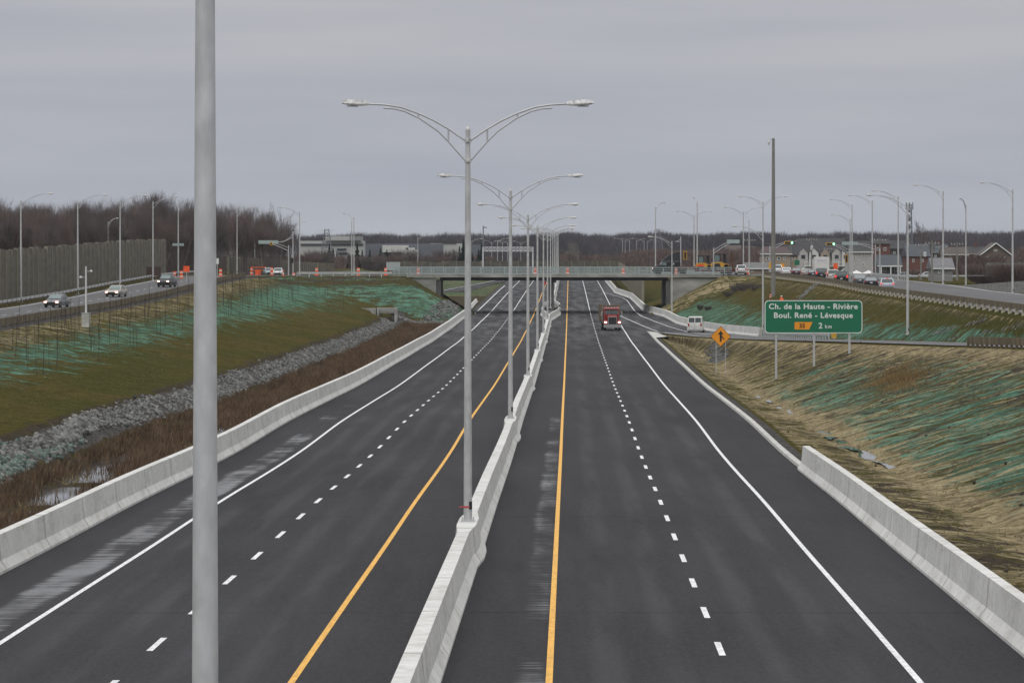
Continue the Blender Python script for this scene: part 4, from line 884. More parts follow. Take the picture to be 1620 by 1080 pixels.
# merge warning diamond
Y = 322; s_ = Y/FPX; sg = thing('merge_sign', 'orange diamond merge-arrow sign on two thin posts left of the green sign', 'road sign', (atx(1140.2,Y), Y, unz(532,Y)))
dm = lambda r_: [(0,-r_),(r_,0),(0,r_),(-r_,0)]
mb = MB(); mb.prism(dm(16.3*s_),'y',-.01,.02); mb.build('edge', M['black'], sg)
mb = MB(); mb.prism(dm(15.6*s_),'y',-.02,-.011); mb.build('panel', M['signyel'], sg)
q = s_; mb = MB(); mb.prism([(-1.6*q,-8*q),(1.4*q,-8*q),(1.4*q,4*q),(-1.6*q,4*q)],'y',-.03,-.021); mb.prism([(-4.6*q,3*q),(4.4*q,3*q),(0,9.2*q)],'y',-.031,-.022); mb.add([(1.3*q,-.03,-1.2*q),(4.6*q,-.03,-5.2*q),(6*q,-.03,-4.2*q),(1.3*q,-.03,1.6*q)],[(0,1,2,3)]); mb.build('arrow', M['black'], sg)
for px in (1133,1148):
    x = (px-1140.2)*s_; zz = gz(atx(px,Y),Y)-sg.location.z-.1; mb = MB(); mb.box((x,.05,(zz-.2)/2),(.045,.045,-.2-zz)); mb.build('post', M['galv'], sg)
def panel_sign(name, label, cat, px, py, wpx, hpx, Y, m, post_to=None, posts=(0,), group=None, txt=None, txtm=None, pm=None, thick=.04, tsize=.3):
    s_ = Y/FPX; r_ = thing(name, label, cat, (atx(px,Y), Y, unz(py,Y)), 0, group)
    mb = MB(); mb.prism(rrect(wpx*s_,hpx*s_,.06,3),'y',0,thick); mb.build('panel', m, r_)
    for p in posts:
        zg = (CZ-post_to if post_to else gz(atx(px,Y),Y))-r_.location.z; mb = MB(); mb.box((p*wpx*s_,.08,(zg+.1)/2),(.09,.07,.1-zg)); mb.build('post', pm or M['galv'], r_)
    if txt: text(txt, tsize, txtm, r_, (0,-.004,0), bold=.01)
    return r_
panel_sign('construction_sign','bright orange square sign behind the dark SUV at left','road sign',295,425.5,9.5,9.5,560,M['orange'])
panel_sign('construction_sign','bright orange sign standing before the lamp pole at the left intersection','road sign',408,431,8.5,8.5,660,M['orange'],4.1)
panel_sign('message_board','dark brown blank board on posts before the noise wall','road sign',243,429,23,14,560,mat('board_brown',(.055,.035,.03),.8),posts=(-.45,.45),pm=M['wguard'])
panel_sign('construction_sign','red-orange sign above the pale minivan in the queue','road sign',1322,421,7,9,640,M['orange'],3.9)
panel_sign('warning_sign','orange diamond-like sign left of the green round sign','road sign',1238,420,6,6,650,M['signyel'],3.9)
panel_sign('hazard_sign','tall amber and black hazard plate left of the wooden pole','road sign',1218.5,420,4.5,9,640,M['sigyel'],3.9)
panel_sign('direction_panel','small green direction panel over the front of the car queue','road sign',1261,415.5,8,8,660,M['signgreen'],3.9)
panel_sign('prohibition_sign','small white and red sign left of the first orange drum','road sign',344,413,4.5,9,600,M['signwhite'],3.95)
panel_sign('panel_box','grey-white cabinet-like sign back with posts at the left end of the railing','road sign',622,421,22,13,640,mat('sign_back',(.33,.36,.36),.6),3.9,posts=(-.45,0,.45))
# small red sign seen under the left span
panel_sign('construction_sign','small red sign at the median under the overpass left span','road sign',862,448,4,6,800,M['redlamp'],8.3)
# overhead gantry
Y = 900; s_ = Y/FPX; ga = thing('sign_gantry', 'white truss gantry spanning the road beyond the overpass', 'gantry', (atx(804,Y), Y, CZ-7.2))
z0 = 7.2+(400-410)*s_; z1 = 7.2+(400-391)*s_; x0, x1 = -40*s_, 39*s_
z0, z1 = 7.2+(400-397.3)*s_, 7.2+(400-391)*s_
gm = paint('gantry_white',(.55,.56,.58),.5,.1)
mb = MB()
for z in (z0,z1):
    for y_ in (-.5,.5): mb.box((0,y_,z),(x1-x0,.16,.16))
mb.build('chord', gm, ga); mb = MB(); n_ = 13
for i in range(n_+1): x = x0+(x1-x0)*i/n_; mb.box((x,-.5,(z0+z1)/2),(.12,.1,z1-z0)); 
for i in range(n_):
    xa = x0+(x1-x0)*i/n_; xb = x0+(x1-x0)*(i+1)/n_; u_, v_ = (z0,z1) if i%2 else (z1,z0); mb.tube([(xa,-.5,u_),(xb,-.5,v_)], .07, 5); mb.tube([(xa,-.5,v_),(xb,-.5,u_)], .07, 5)
mb.build('lattice', gm, ga)
for x in (x0,x1): mb = MB(); mb.box((x,0,z1/2+(1.7 if x < 0 else .9)),(.35,.35,z1-(3.4 if x < 0 else 1.8))); mb.build('leg', gm, ga)

# orange drums and cones
drum = thing('traffic_drum', 'x', 'traffic drum')
mb = MB(); mb.lathe([(.30,0),(.30,.08),(.24,.10),(.235,.35),(.22,.36),(.215,.62),(.20,.63),(.195,.9),(.18,1.0)], n=14); mb.build('body', M['orange'], drum, smooth=True)
for z, r_ in ((.22,.243),(.70,.207)): mb = MB(); mb.lathe([(r_,z),(r_-.004,z+.14)], n=14); mb.build('band', M['signwhite'], drum)
dl = [(349,598,'orange drum right of the thick foreground pole'),(398,640,'striped orange drum left of the orange square sign'),(430,640,'orange drum right of the orange square sign'),(465,630,'orange drum just right of the left signal masts'),(501,606,'orange drum on the left approach, before the slim poles'),(528,640,'taller orange drum beside the bent guard rail'),(567,606,'orange drum right of the slim poles'),(610,606,'orange drum at the foot of the grey cabinet sign'),(662,611,'orange drum at the base of the small lamp on the bridge'),(847,612,'orange drum on the bridge between the median poles'),(898,612,'orange drum on the bridge right of the median poles'),(986,612,'orange drum on the bridge left of the black truck'),(1069.5,602,'orange drum on the bridge below the black truck'),(276,560,'orange drum right of the dark SUV, left one of a pair'),(287,572,'orange drum right of the dark SUV, right one of a pair'),(1219,500,'small orange drum on the slope beside the crouching worker')]
for i, (px, Y, lab) in enumerate(dl):
    o = drum if i == 0 else copy_tree(drum); x = atx(px, Y); onr = Y in (606,611,612,602,598); o.location = (x, Y, (CZ-3.8 if abs(Y-608) < 9 and -90 < x < 90 else gz(x, Y))); o.scale = (.55,.55,.6) if px == 1219 else (1.15,1.15,1.5 if px in (430,528) else 1.3); o['label'] = lab; o['group'] = 'orange traffic drums'
cone = thing('traffic_cone', 'x', 'traffic cone'); mb = MB(); mb.box((0,0,.03),(.45,.45,.06)); mb.lathe([(.17,.06),(.03,.9)], n=10); mb.build('body', M['orange'], cone); mb = MB(); mb.lathe([(.125,.38),(.085,.58)], n=10); mb.build('band', M['signwhite'], cone)
for i, (px, Y, lab) in enumerate(((448,640,'small cone between the white car and the left signal mast'),(482,630,'small cone right of the tall left lamp foot'),(513,622,'small cone among the guard rail posts left of the slim poles'),(541,625,'small cone just left of the slim poles'),(549,640,'small cone at the foot of the slim poles'),(587,625,'small cone between two drums on the left approach'),(600,622,'small cone left of the grey cabinet sign'),(1150,625,'small cone behind the low trailer end'),(1183,640,'small cone by the pole right of the white SUV'))):
    o = cone if i == 0 else copy_tree(cone); x = atx(px, Y); o.location = (x, Y, gz(x, Y)); o.scale = (1.3,1.3,1.3); o['label'] = lab; o['group'] = 'small orange traffic cones'
bar = thing('road_barricade', 'orange and white barricade frame at the left intersection', 'barricade', (atx(409,700),700,CZ-4.3))
for z in (.9,1.5): mb = MB(); mb.box((0,0,z),(2.9,.06,.13)); mb.build('board', M['orange'], bar)
for x in (-1.3,1.3): mb = MB(); mb.box((x,.06,.85),(.1,.08,1.7)); mb.build('leg', M['orange'], bar)

# worker in orange on the slope (bent, seen above the green sign)
def person(px, Y, label):
    x = atx(px, Y); r_ = thing('person', label, 'person', (x, Y, gz(x, Y)), R(200))
    J = [((0,0,.95),.15),((0,-.03,1.15),.15),((0,-.10,1.38),.17),((0,-.13,1.50),.06),((0,-.15,1.60),.09),((0,-.15,1.70),.085)]
    E = [(0,1),(1,2),(2,3),(3,4),(4,5)]; V = [j[0] for j in J]; Rr = [j[1] for j in J]
    def chain(st, pts):
        p = st
        for co, r__ in pts: V.append(co); Rr.append(r__); E.append((p, len(V)-1)); p = len(V)-1
    for s in (-1,1):
        chain(0, [((s*.11,.02,.85),.10),((s*.13,-.06,.48),.07),((s*.14,.02,.10),.05),((s*.14,-.12,.05),.045)])
        chain(2, [((s*.20,-.10,1.40),.07),((s*.27,-.14,1.12),.05),((s*.22,-.36,1.0),.04),((s*.20,-.44,.99),.035)])
    me = bpy.data.meshes.new('body'); me.from_pydata(V, E, []); o = bpy.data.objects.new('body', me); link(o, r_); me.materials.append(M['orange'])
    md = o.modifiers.new('skin', 'SKIN'); me.skin_vertices[0].data[0].use_root = True
    for i, rr in enumerate(Rr): me.skin_vertices[0].data[i].radius = (rr, rr)
    o.modifiers.new('sub', 'SUBSURF').levels = 1
    mb = MB(); mb.lathe([(.13,0),(.13,.03),(.11,.08),(.05,.13)], (0,-.15,1.68), 12); mb.build('hard_hat', M['signwhite'], r_, smooth=True)
    mb = MB(); mb.lathe([(.172,0),(.172,.06)], (0,-.06,1.22), 12); mb.build('reflective_band', M['sigyel'], r_)
    return r_
person(1237, 463, 'worker in orange high-visibility clothes and white helmet above the green sign')

# camera mast on the left slope
Y = 330; x = atx(136,Y); ms_ = thing('camera_mast', 'short white mast with two cameras on a grey cabinet, left slope', 'mast', (x,Y,gz(x,Y)))
mb = MB(); mb.box((0,0,.65),(.72,.6,1.3)); mb.build('cabinet', M['kerb'], ms_, bevel=.02); mb = MB(); mb.box((0,0,1.33),(.82,.7,.06)); mb.build('cabinet_top', M['galv'], ms_)
mb = MB(); mb.tube([(0,0,1.3),(0,0,5.6)], [.10,.07], 10); mb.build('pole', paint('mast_white',(.55,.55,.55),.5,0), ms_)
for s_, z in ((1,5.15),(-1,4.6)):
    mb = MB(); mb.tube([(0,0,z),(s_*.40,0,z)], .025, 6); b_ = mb.build('bracket', M['galv'], ms_); mb = MB(); mb.lathe([(.06,-.12),(.13,-.05),(.13,.05),(.06,.12)], (s_*.48,0,z), 10); mb.build('camera', paint('mast_white',(.55,.55,.55)), b_)

# culvert
Y = 552; cu = thing('box_culvert', 'grey concrete box culvert opening at the foot of the green embankment', 'culvert', (atx(612,Y), Y, CZ-10.9))
s_ = Y/FPX; X_ = lambda px: (px-612)*s_; Z_ = lambda py: (400-py)*s_+10.9
mb = MB(); mb.box(((X_(598)+X_(628))/2,0,Z_(491)+.0),(X_(628)-X_(598)+.0,1.2,Z_(487)-Z_(496))); mb.box((X_(626.5),.8,Z_(503)),(.35,6,3.1)); mb.box((X_(598.6),.8,Z_(503)),(.3,6,3.1)); mb.build('frame', M['conc'], cu)
mb = MB(); mb.box((X_(584),-.1,Z_(493.5)),(X_(597)-X_(570),.8,Z_(487.5)-Z_(500))); mb.build('wing', M['conc'], cu)
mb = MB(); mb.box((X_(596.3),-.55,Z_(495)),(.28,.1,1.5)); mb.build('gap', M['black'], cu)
mb = MB(); mb.box((0,3.6,Z_(503)),(3.2,.3,3.0)); mb.build('painted_shade_back', M['black'], cu)  # black panel: shade inside the culvert opening put into the colour

# tall timber light pole
Y = 500; x = atx(1223.5,Y); tp = thing('wooden_pole', 'very tall grey wooden pole with a small lamp at its top', 'pole', (x,Y,gz(x,Y)))
ht = unz(219,Y)-tp.location.z
mb = MB(); mb.tube([(0,0,-.2),(0,0,ht*.5),(0,0,ht)], [.34,.27,.19], 10); mb.build('shaft', M['woodpole'], tp, smooth=True)
mb = MB(); mb.tube([(0,-.1,ht-.35),(-.45,-.1,ht-.1),(-.62,-.1,ht-.35)], .035, 5); a = mb.build('bracket', M['galv'], tp); mb = MB(); mb.lathe([(.05,.1),(.16,-.05),(.14,-.4),(.06,-.5)], (-.62,-.1,ht-.4), 10); mb.build('lamp_head', M['lum'], a)

# traffic signals
hm2 = mat('plate_green', (.30,.38,.37), .5, 0, .05)
def curved(x0, z0, x1, z1, n=7):   # quarter-like rise then level
    return [(x0+(x1-x0)*t, 0, z0+(z1-z0)*math.sin(t*math.pi/2)) for t in [i/n for i in range(n+1)]]
def signal_mast(label, px, Y, pyb, pyt, arm_px, arm_py, head=None, plate=None, zg=None, lean=0, group='signal masts'):
    s_ = Y/FPX; zb_ = CZ-(zg or 4.0); r_ = thing('traffic_signal', label, 'traffic signal', (atx(px,Y), Y, zb_), 0, group)
    zz = lambda py: (400-py)*s_+CZ-zb_
    mb = MB(); mb.tube([(0,0,0),(0,0,zz(pyt))], [.13,.09], 8); mb.build('pole', M['galv'], r_)
    if arm_px is not None:
        xe = (arm_px-px)*s_
        mb = MB(); mb.tube(curved(0,zz(pyt+9),xe,zz(arm_py)), .06, 6); mb.tube(curved(0,zz(pyt+4),xe*.8,zz(arm_py)+.02), .045, 6); mb.build('arm', M['galv'], r_)
        if plate:
            mb = MB(); a0, a1, ph = plate; mb.box((((a0+a1)/2-px)*s_,-.09,zz(arm_py)+ph*s_),((a1-a0)*s_,.05,.62)); mb.build('street_name_plate', hm2, r_)
    if head:
        hx, hy, horiz, col = head; mb = MB()
        d = (1.55,.1,.62) if horiz is True else (.62,.1,1.5) if horiz is False else (.5,.1,.55) if horiz is None else (.5,.1,.9)
        cx, cz = (hx-px)*s_, zz(hy); mb.box((cx,-.12,cz),d); h_ = mb.build('signal_housing', M['black'] if horiz == 'dark' else M['sigyel'], r_)
        mb = MB(); mb.box((cx,-.2,cz),(d[0]-.26,.12,d[2]-.26)); mb.build('lens_box', M['black'], h_)
        if col: mb = MB(); mb.lathe([(.19,-.02),(.22,.0),(.19,.02)], (0,0,0), 14); l_ = mb.build('green_light', M['greenlit'], h_); l_.rotation_euler = (R(90),0,0); l_.location = (cx+.72,-.29,cz)
    return r_
signal_mast('left signal mast with long green-white name plate on a curved arm', 456.5, 640, 435, 388, 411, 383, (429,385.5,None,None), (409,427,0))
signal_mast('second left signal mast close behind, carrying red signal boxes', 463.5, 650, 435, 366, 440, 383, (462,412,'dark',None), (425,440,0))
signal_mast('signal mast over the left yellow machine with pale name plate to its right', 1129, 606, 435, 392, 1170, 382, None, (1150,1170,0))
signal_mast('signal mast beside the black truck holding an amber-backed vertical signal', 1077, 625, 435, 374, 1068, 382, (1084,404,False,None))
signal_mast('signal mast left of the wooden pole with a green light on its arm', 1218, 700, 436, 389, 1253, 383.5, (1247,384,True,True))
signal_mast('signal mast among the avenue lamps with a green light on its left arm', 1344, 700, 436, 392, 1305, 386, (1313,386,True,True))
signal_mast('signal mast at right whose arm carries a long pale name plate to the left', 1385, 690, 440, 386, 1345, 385, None, (1332,1357,0))
signal_mast('bare signal mast right of the name-plate mast', 1392, 560, 444, 393, None, None)
signal_mast('short signal post in front of the pale three-storey house', 1340, 680, 436, 398, None, None, (1339,409,False,None))

# ------------------------------------------------------------------ buildings
def hm(name, col, rough=.85): 
    if name not in M: M[name] = mat(name, col, rough, 0, .12, 1.2, (.4,.4,3))
    return M[name]
def house(label, px0, px1, py_eave, py_ridge, Y, wall, roof, py_base=None, depth=9, ridge='x', wins=(), doors=(), trim=None, storeys=2, base_d=5.3, name='house', porch=False, chimney=False, hip=.0, group='houses behind the avenue'):
    s_ = Y/FPX; x0, x1 = atx(px0,Y), atx(px1,Y); zg = CZ-base_d; ze = unz(py_eave,Y); zr = unz(py_ridge,Y); c = (x0+x1)/2; r_ = thing(name, label, 'house', (c,Y,zg), 0, group)
    W_ = x1-x0; H_ = ze-zg; Hr = zr-zg; mb = MB()
    if ridge == 'x': mb.box((0,depth/2,H_/2-.3),(W_,depth,H_+.6))
    else: mb.prism([(-W_/2,-.6),(W_/2,-.6),(W_/2,H_),(0,Hr),(-W_/2,H_)],'y',0,depth)
    mb.build('wall', wall, r_); mb = MB(); o = .45
    if ridge == 'x':
        hx = W_*hip
        P = [(-W_/2-o,-o,H_-.1),(W_/2+o,-o,H_-.1),(W_/2+o,depth+o,H_-.1),(-W_/2-o,depth+o,H_-.1),(-W_/2-o+hx,depth/2,Hr),(W_/2+o-hx,depth/2,Hr)]
        mb.add(P, [(0,1,5,4),(2,3,4,5),(1,2,5),(3,0,4),(3,2,1,0)])
    else:
        for s in (-1,1): mb.add([(0,-o,Hr+.15),(s*(W_/2+o),-o,H_-.25),(s*(W_/2+o),depth+o,H_-.25),(0,depth+o,Hr+.15),(0,-o,Hr-.05),(s*(W_/2+o),-o,H_-.45),(s*(W_/2+o),depth+o,H_-.45),(0,depth+o,Hr-.05)],[(0,1,2,3),(4,5,6,7),(0,1,5,4),(1,2,6,5),(2,3,7,6)])
    rf = mb.build('roof', roof, r_)
    if ridge == 'y' and trim:
        mb = MB()
        for s in (-1,1): mb.tube([(0,-o-.05,Hr+.05),(s*(W_/2+o),-o-.05,H_-.3)], .12, 4)
        mb.build('trim', trim, rf)
    if chimney: mb = MB(); mb.box((W_*.2,depth/2,Hr+.1),(.8,.8,1.8)); mb.build('chimney', hm('brick_dark',(.10,.05,.045)), rf)
    if trim and ridge == 'x': mb = MB(); mb.box((0,-o-.03,H_-.12),(W_+2*o,.08,.22)); mb.build('fascia', trim, rf)
    for (px, py, wp, hp) in wins:
        x = (px-(px0+px1)/2)*s_; z = unz(py,Y)-zg; mb = MB(); mb.box((x,-.03,z),(wp*s_,.10,hp*s_)); f_ = mb.build('window', M['signwhite'], r_)
        mb = MB(); mb.box((x,-.09,z),(wp*s_-.22,.03,hp*s_-.22)); mb.build('pane', M['glass'], f_)
    for (px, wp, hp) in doors:
        x = (px-(px0+px1)/2)*s_; mb = MB(); mb.box((x,-.04,hp*s_/2),(wp*s_,.10,hp*s_)); mb.build('door', hm('door_grey',(.18,.18,.18)), r_)
    if porch:
        mb = MB(); mb.box((0,-1.2,H_*.95),(W_,2.4,.25)); mb.build('porch_roof', trim or wall, r_)
        n_ = max(3, int(W_/2.6))
        for i in range(n_): mb = MB(); mb.box((-W_/2+.2+(W_-.4)*i/(n_-1),-2.2,H_*.47),(.22,.22,H_*.94)); mb.build('column', M['signwhite'], r_)
    return r_
beige, grey, whit, brick, tan = hm('siding_beige',(.30,.25,.20)), hm('siding_grey',(.38,.37,.36)), hm('siding_white',(.52,.52,.52)), hm('brick_red',(.13,.055,.045)), hm('siding_tan',(.25,.20,.15))
rdk, rmar, rblu, rbrn, rgrn = hm('roof_dark',(.035,.035,.038)), hm('roof_maroon',(.07,.045,.045)), hm('roof_bluegrey',(.055,.065,.075)), hm('roof_brown',(.075,.06,.052)), hm('roof_green',(.06,.085,.075))
wt = M['signwhite']
house('beige two-storey house with maroon roof behind the wooden pole',1206,1250,401,390,800,beige,rmar,wins=((1232,409,5,5),(1241,409,3,5),(1214,409,4,5)),doors=((1243,4,10),),trim=wt,hip=.15)
house('brown row house with dark gable roof left of the white row',1246,1262,403,388,820,tan,rdk,wins=((1252,410,3,4),(1258,410,3,4)),trim=None)
house('long white row house with outdoor stairs under a large dark roof',1261,1343,401,377,860,whit,rdk,wins=tuple((px,py,3.5,4.5) for px in (1267,1278,1290,1303,1316,1329) for py in (408,420)),doors=((1273,3,9),(1297,3,9),(1322,3,9)),trim=wt,hip=.08,depth=14)
rw = [o for o in COL.objects if o.get('label', '').startswith('long white row house')][0]; s_ = 860/FPX
for k_, px in enumerate((1270,1287,1305,1323,1337)):
    x = (px-1302)*s_; ze = unz(401,860)-rw.location.z; mb = MB(); mb.prism([(x-1.15,ze-3.6),(x+1.15,ze-3.6),(x+1.15,ze+.1),(x,ze+1.3),(x-1.15,ze+.1)],'y',-1.2,.2); g_ = mb.build('gable_bay', (grey, whit, beige)[k_%3], rw)
    mb = MB(); mb.box((x,-1.23,ze-.8),(.9,.06,.9)); mb.build('window', M['glass'], g_)
    mb = MB(); mb.add([(x-1.5,-1.3,ze-.15),(x,-1.3,ze+1.35),(x,.4,ze+1.35),(x-1.5,.4,ze-.15),(x+1.5,-1.3,ze-.15),(x+1.5,.4,ze-.15)],[(0,1,2,3),(1,4,5,2)]); mb.build('gable_roof', rdk, g_)
    mb = MB(); z0_ = .1; mb.add([(x-2.2,-1.6,z0_),(x-2.2,-1.6,z0_+.35),(x+.6,-1.6,ze-2.9),(x+.6,-1.6,ze-3.3)],[(0,1,2,3)]); mb.box((x+1.2,-1.4,ze-3.0),(2.0,.9,.15))
    for q_ in (.4,1.3,2.1): mb.box((x+q_,-1.7,ze-2.5),(.08,.08,1.0))
    mb.box((x+1.2,-1.7,ze-2.0),(2.0,.08,.08)); mb.build('outdoor_stair', wt, rw)
house('pale grey three-storey house with dark roof and small windows',1345,1379,398,381,780,grey,rdk,wins=((1351.5,408,3,6),(1366,402,3,5),(1366,418,3,5)),doors=((1374,3,10),),trim=wt,depth=12,hip=.1)
house('red brick block with dark upper storey between avenue lamps',1380,1408,385,378,900,brick,rdk,wins=((1389,394,4,5),(1400,394,4,5)),hip=.1)
house('blue-roofed bungalow with white porch columns',1391,1424,420,403,760,hm('siding_slate',(.10,.11,.12)),rblu,porch=True,trim=wt,doors=((1408,4,8),),wins=((1400,427,5,5),(1417,427,5,5)))
house('dark house with steep slate roof behind the brick block',1404,1440,393,380,930,hm('siding_dark',(.06,.05,.05)),rdk,wins=((1415,400,3,4),(1430,400,3,4)))
house('house with broad blue-grey gable roof beside the utility poles',1437,1470,405,386,880,brick,rblu,wins=((1445,412,3,5),(1460,412,3,5)),depth=12)
house('dark-roofed house behind the transformer pole',1462,1500,400,386,930,hm('siding_dark',(.06,.05,.05)),rblu,wins=((1480,405,3,4),),chimney=True)
house('grey shingled barn-like house with white corner boards',1477,1507,424,408,700,hm('shingle_grey',(.20,.20,.20)),hm('shingle_roof',(.14,.14,.15)),wins=((1486,430,4,4),),trim=wt)
house('red brick bungalow with pale eaves right of the utility poles',1494,1530,402,391,850,brick,rbrn,wins=((1503,407,4,4),(1518,407,4,4)),trim=wt)
house('brick house with several dark vents on a low dark roof',1522,1558,401,390,860,brick,rdk,wins=((1530,406,4,4),(1545,406,4,4)),trim=beige,chimney=True)
house('brown gabled house with white bargeboards and a round window',1553,1598,402,385,820,hm('siding_brown',(.12,.095,.075)),rbrn,ridge='y',trim=wt,wins=((1575,396,5,3),(1563,408,4,4),(1588,408,4,4)))
house('low shed with weathered green-grey roof at the right edge',1570,1640,428,416,640,hm('siding_dark',(.06,.05,.05)),rgrn,base_d=5.0,name='shed')
house('pale bungalow with arched garage left of the wooden pole',1182,1216,424,415,740,tan,hm('roof_grey',(.12,.12,.12)),trim=wt,doors=((1203,8,6),),wins=((1190,429,4,3),))
house('small hillside house with light gable above the yellow machines',1150,1172,398,388,1150,tan,rbrn,base_d=5,trim=wt)
house('grey house with flat-looking roof high left of the twin lamps',1170,1192,404,396,1000,grey,rdk,base_d=5,wins=((1178,410,3,3),(1186,410,3,3)))
for i, px in enumerate((1355,1374)):
    Y = 735; r_ = thing('canopy_tent', ['white peaked canopy left of its twin before the pale house','white peaked canopy right of its twin before the pale house'][i], 'tent', (atx(px,Y),Y,CZ-5.3), 0, 'white peaked canopies'); 
    mb = MB(); mb.add([(-1.3,-1.3,1.1),(1.3,-1.3,1.1),(1.3,1.3,1.1),(-1.3,1.3,1.1),(0,0,1.75)],[(0,1,4),(1,2,4),(2,3,4),(3,0,4),(3,2,1,0)]); mb.build('canopy', paint('tent_white',(.62,.62,.62),.7,0), r_)
    for sx in (-1,1):
        for sy in (-1,1): mb = MB(); mb.box((sx*1.25,sy*1.25,.55),(.06,.06,1.1)); mb.build('leg', M['galv'], r_)
# factories
Y = 1350
def blockb(label, parts, Y, name='factory'):
    r_ = thing(name, label, 'building', (atx(parts[0][0],Y),Y,CZ-5.2))
    for i, (a, b_, t_, bt, m_, dy, kind) in enumerate(parts):
        x0, x1 = atx(a,Y)-r_.location.x, atx(b_,Y)-r_.location.x; z1 = unz(t_,Y)-r_.location.z; z0 = unz(bt,Y)-r_.location.z
        mb = MB(); mb.box(((x0+x1)/2,dy+(8 if kind != 'window' else 0),(z0+z1)/2),(x1-x0,16 if kind != 'window' else .4,z1-z0)); mb.build(kind, m_, r_)
    return r_
fw, fg, fd = hm('panel_white',(.38,.39,.385)), hm('panel_grey',(.20,.215,.215)), hm('strip_glass',(.03,.035,.045),.3)
blockb('pale factory with stacked storeys and dark window strips behind conifers', [(475,575,381,428,fw,0,'wing'),(514.5,553,373.5,382,fw,-1,'upper_storey'),(553,572,373.5,382,fg,-1,'upper_storey'),(476,575,385.5,388.2,fd,-.3,'window'),(516,570,380.2,381,fd,-1.4,'window'),(533,548,393,396,fd,-.3,'window'),(535,550,399,403,fd,-.3,'window')], Y)
blockb('long low blue-grey warehouse with white roof domes', [(575,700,385.5,426,hm('wh_grey',(.11,.12,.14)),6,'wall'),(605,646,388,399,hm('dome_white',(.48,.49,.47)),0,'dome'),(642,656,392,402,hm('dome_white',(.48,.49,.47)),0,'dome'),(636,662,395,408,fw,-1,'dome')], Y+20, 'warehouse')
blockb('pale flat warehouse behind the small dark shrubs and conifers', [(680,734,385,410,fw,0,'wall'),(734,760,387,408,hm('wh_grey',(.11,.12,.14)),2,'wall'),(700,722,384,385,fd,-.5,'roof_edge')], Y+60, 'warehouse')
noise_wall('pale green-grey fence below the factory shrubs', [(atx(484,880),880,CZ-6.2),(atx(600,880),880,CZ-6.6)], 1.5, 4)

# masts, pylons, utility poles
def lattice(label, px, Y, pyt, zg, w0, w1, m, name='lattice_tower', dish=False):
    r_ = thing(name, label, 'tower', (atx(px,Y),Y,CZ-zg)); H_ = unz(pyt,Y)-r_.location.z; mb = MB(); n_ = 14
    for sx in (-1,1):
        for sy in (-1,1): mb.tube([(sx*w0/2,sy*w0/2,0),(sx*w1/2,sy*w1/2,H_)], .09, 4)
    for i in range(n_):
        a = w0+(w1-w0)*i/n_; b_ = w0+(w1-w0)*(i+1)/n_; z0_, z1_ = H_*i/n_, H_*(i+1)/n_
        for s in (-1,1): mb.tube([(-a/2,s*a/2,z0_),(b_/2,s*b_/2,z1_)], .05, 4); mb.tube([(a/2,s*a/2,z0_),(-b_/2,s*b_/2,z1_)], .05, 4)
    mb.build('lattice', m, r_)
    if dish:
        for z, rr in ((.78,.9),(.9,.6),(.66,.7)): mb = MB(); mb.wheel((0,-.9,H_*z), rr, .5, 10); mb.build('antenna', m, r_)
        mb = MB(); 
        for s in (-1,0,1): mb.box((s*1.0,-.6,H_*.97),(.3,.2,2.2))
        mb.build('panel_antenna', m, r_)
    else:
        mb = MB()
        for z in (.80,.96): mb.box((0,0,H_*z),(w0*.9,.08,.08))
        mb.build('crossarm', m, r_)
    return r_
lattice('grey cell tower with antennas rising above the right treeline', 1438.5, 1100, 323, 4.9, 2.2, 1.2, M['tower'], dish=True)
lattice('faint lattice pylon in front of the pale factory', 517, 1150, 362, 5.2, 5, 1.2, M['tower'], 'power_pylon')
lattice('faint lattice pylon behind the lamp left of the black truck', 1041, 1250, 362, 5.2, 5.5, 1.2, M['tower'], 'power_pylon')
up = 'wooden utility poles behind the avenue'; tops = []
for i, (px, pyt, Y, zg, lab) in enumerate(((1186,377,760,5.2,'utility pole with two crossarms left of the ramp lamp'),(1251,379,820,5.2,'slim utility pole in front of the beige house'),(1284,376,800,5.2,'utility pole with transformer before the white row house'),(1312,391,780,5.2,'short utility pole before the white row house, right part'),(1392,377,720,5.2,'utility pole by the pale three-storey house'),(1457,385,740,5.4,'grey utility pole with a hanging white transformer beside it'),(1474.5,381,600,5.6,'dark brown utility pole standing on the green verge'),(1514,383,720,5.4,'utility pole with long double crossarm right of a lamp pole'),(1489,388,745,5.4,'utility pole hidden close to a lamp pole'))):
    r_ = thing('utility_pole', lab, 'utility pole', (atx(px,Y),Y,CZ-zg), 0, up); H_ = unz(pyt,Y)-r_.location.z
    mb = MB(); mb.tube([(0,0,-.3),(0,0,H_)], [.19,.13], 8); mb.build('shaft', M['woodpole'], r_)
    mb = MB(); mb.box((0,-.15,H_-.5),(2.6,.12,.14)); 
    if i in (0,7): mb.box((0,-.15,H_-1.8),(2.6,.12,.14))
    mb.build('crossarm', M['woodpole'], r_)
    mb = MB()
    for s in (-1.1,-.5,.5,1.1): mb.lathe([(.05,0),(.08,.1),(.04,.22)], (s,-.15,H_-.43), 6)
    mb.build('insulator', M['plate'], r_)
    if i in (2,5): mb = MB(); mb.lathe([(.15,0),(.3,.1),(.3,.95),(.15,1.05)], (.75 if i == 5 else 0,-.45,H_-2.8), 10); mb.build('transformer', M['plate'], r_)
    tops.append(Vector((r_.location.x, Y-.15, r_.location.z+H_-.3)))
mb = MB(); tq = [tops[i] for i in (0,1,2,3,4,5,8,7)]
for a, b_ in zip(tq[:-1], tq[1:]):
    for dx in (-1.0,1.0):
        P = [a.lerp(b_, t/8)+Vector((dx,0,-2.2*4*(t/8)*(1-t/8)*.4)) for t in range(9)]; mb.tube(P, .022, 3, cap=False)
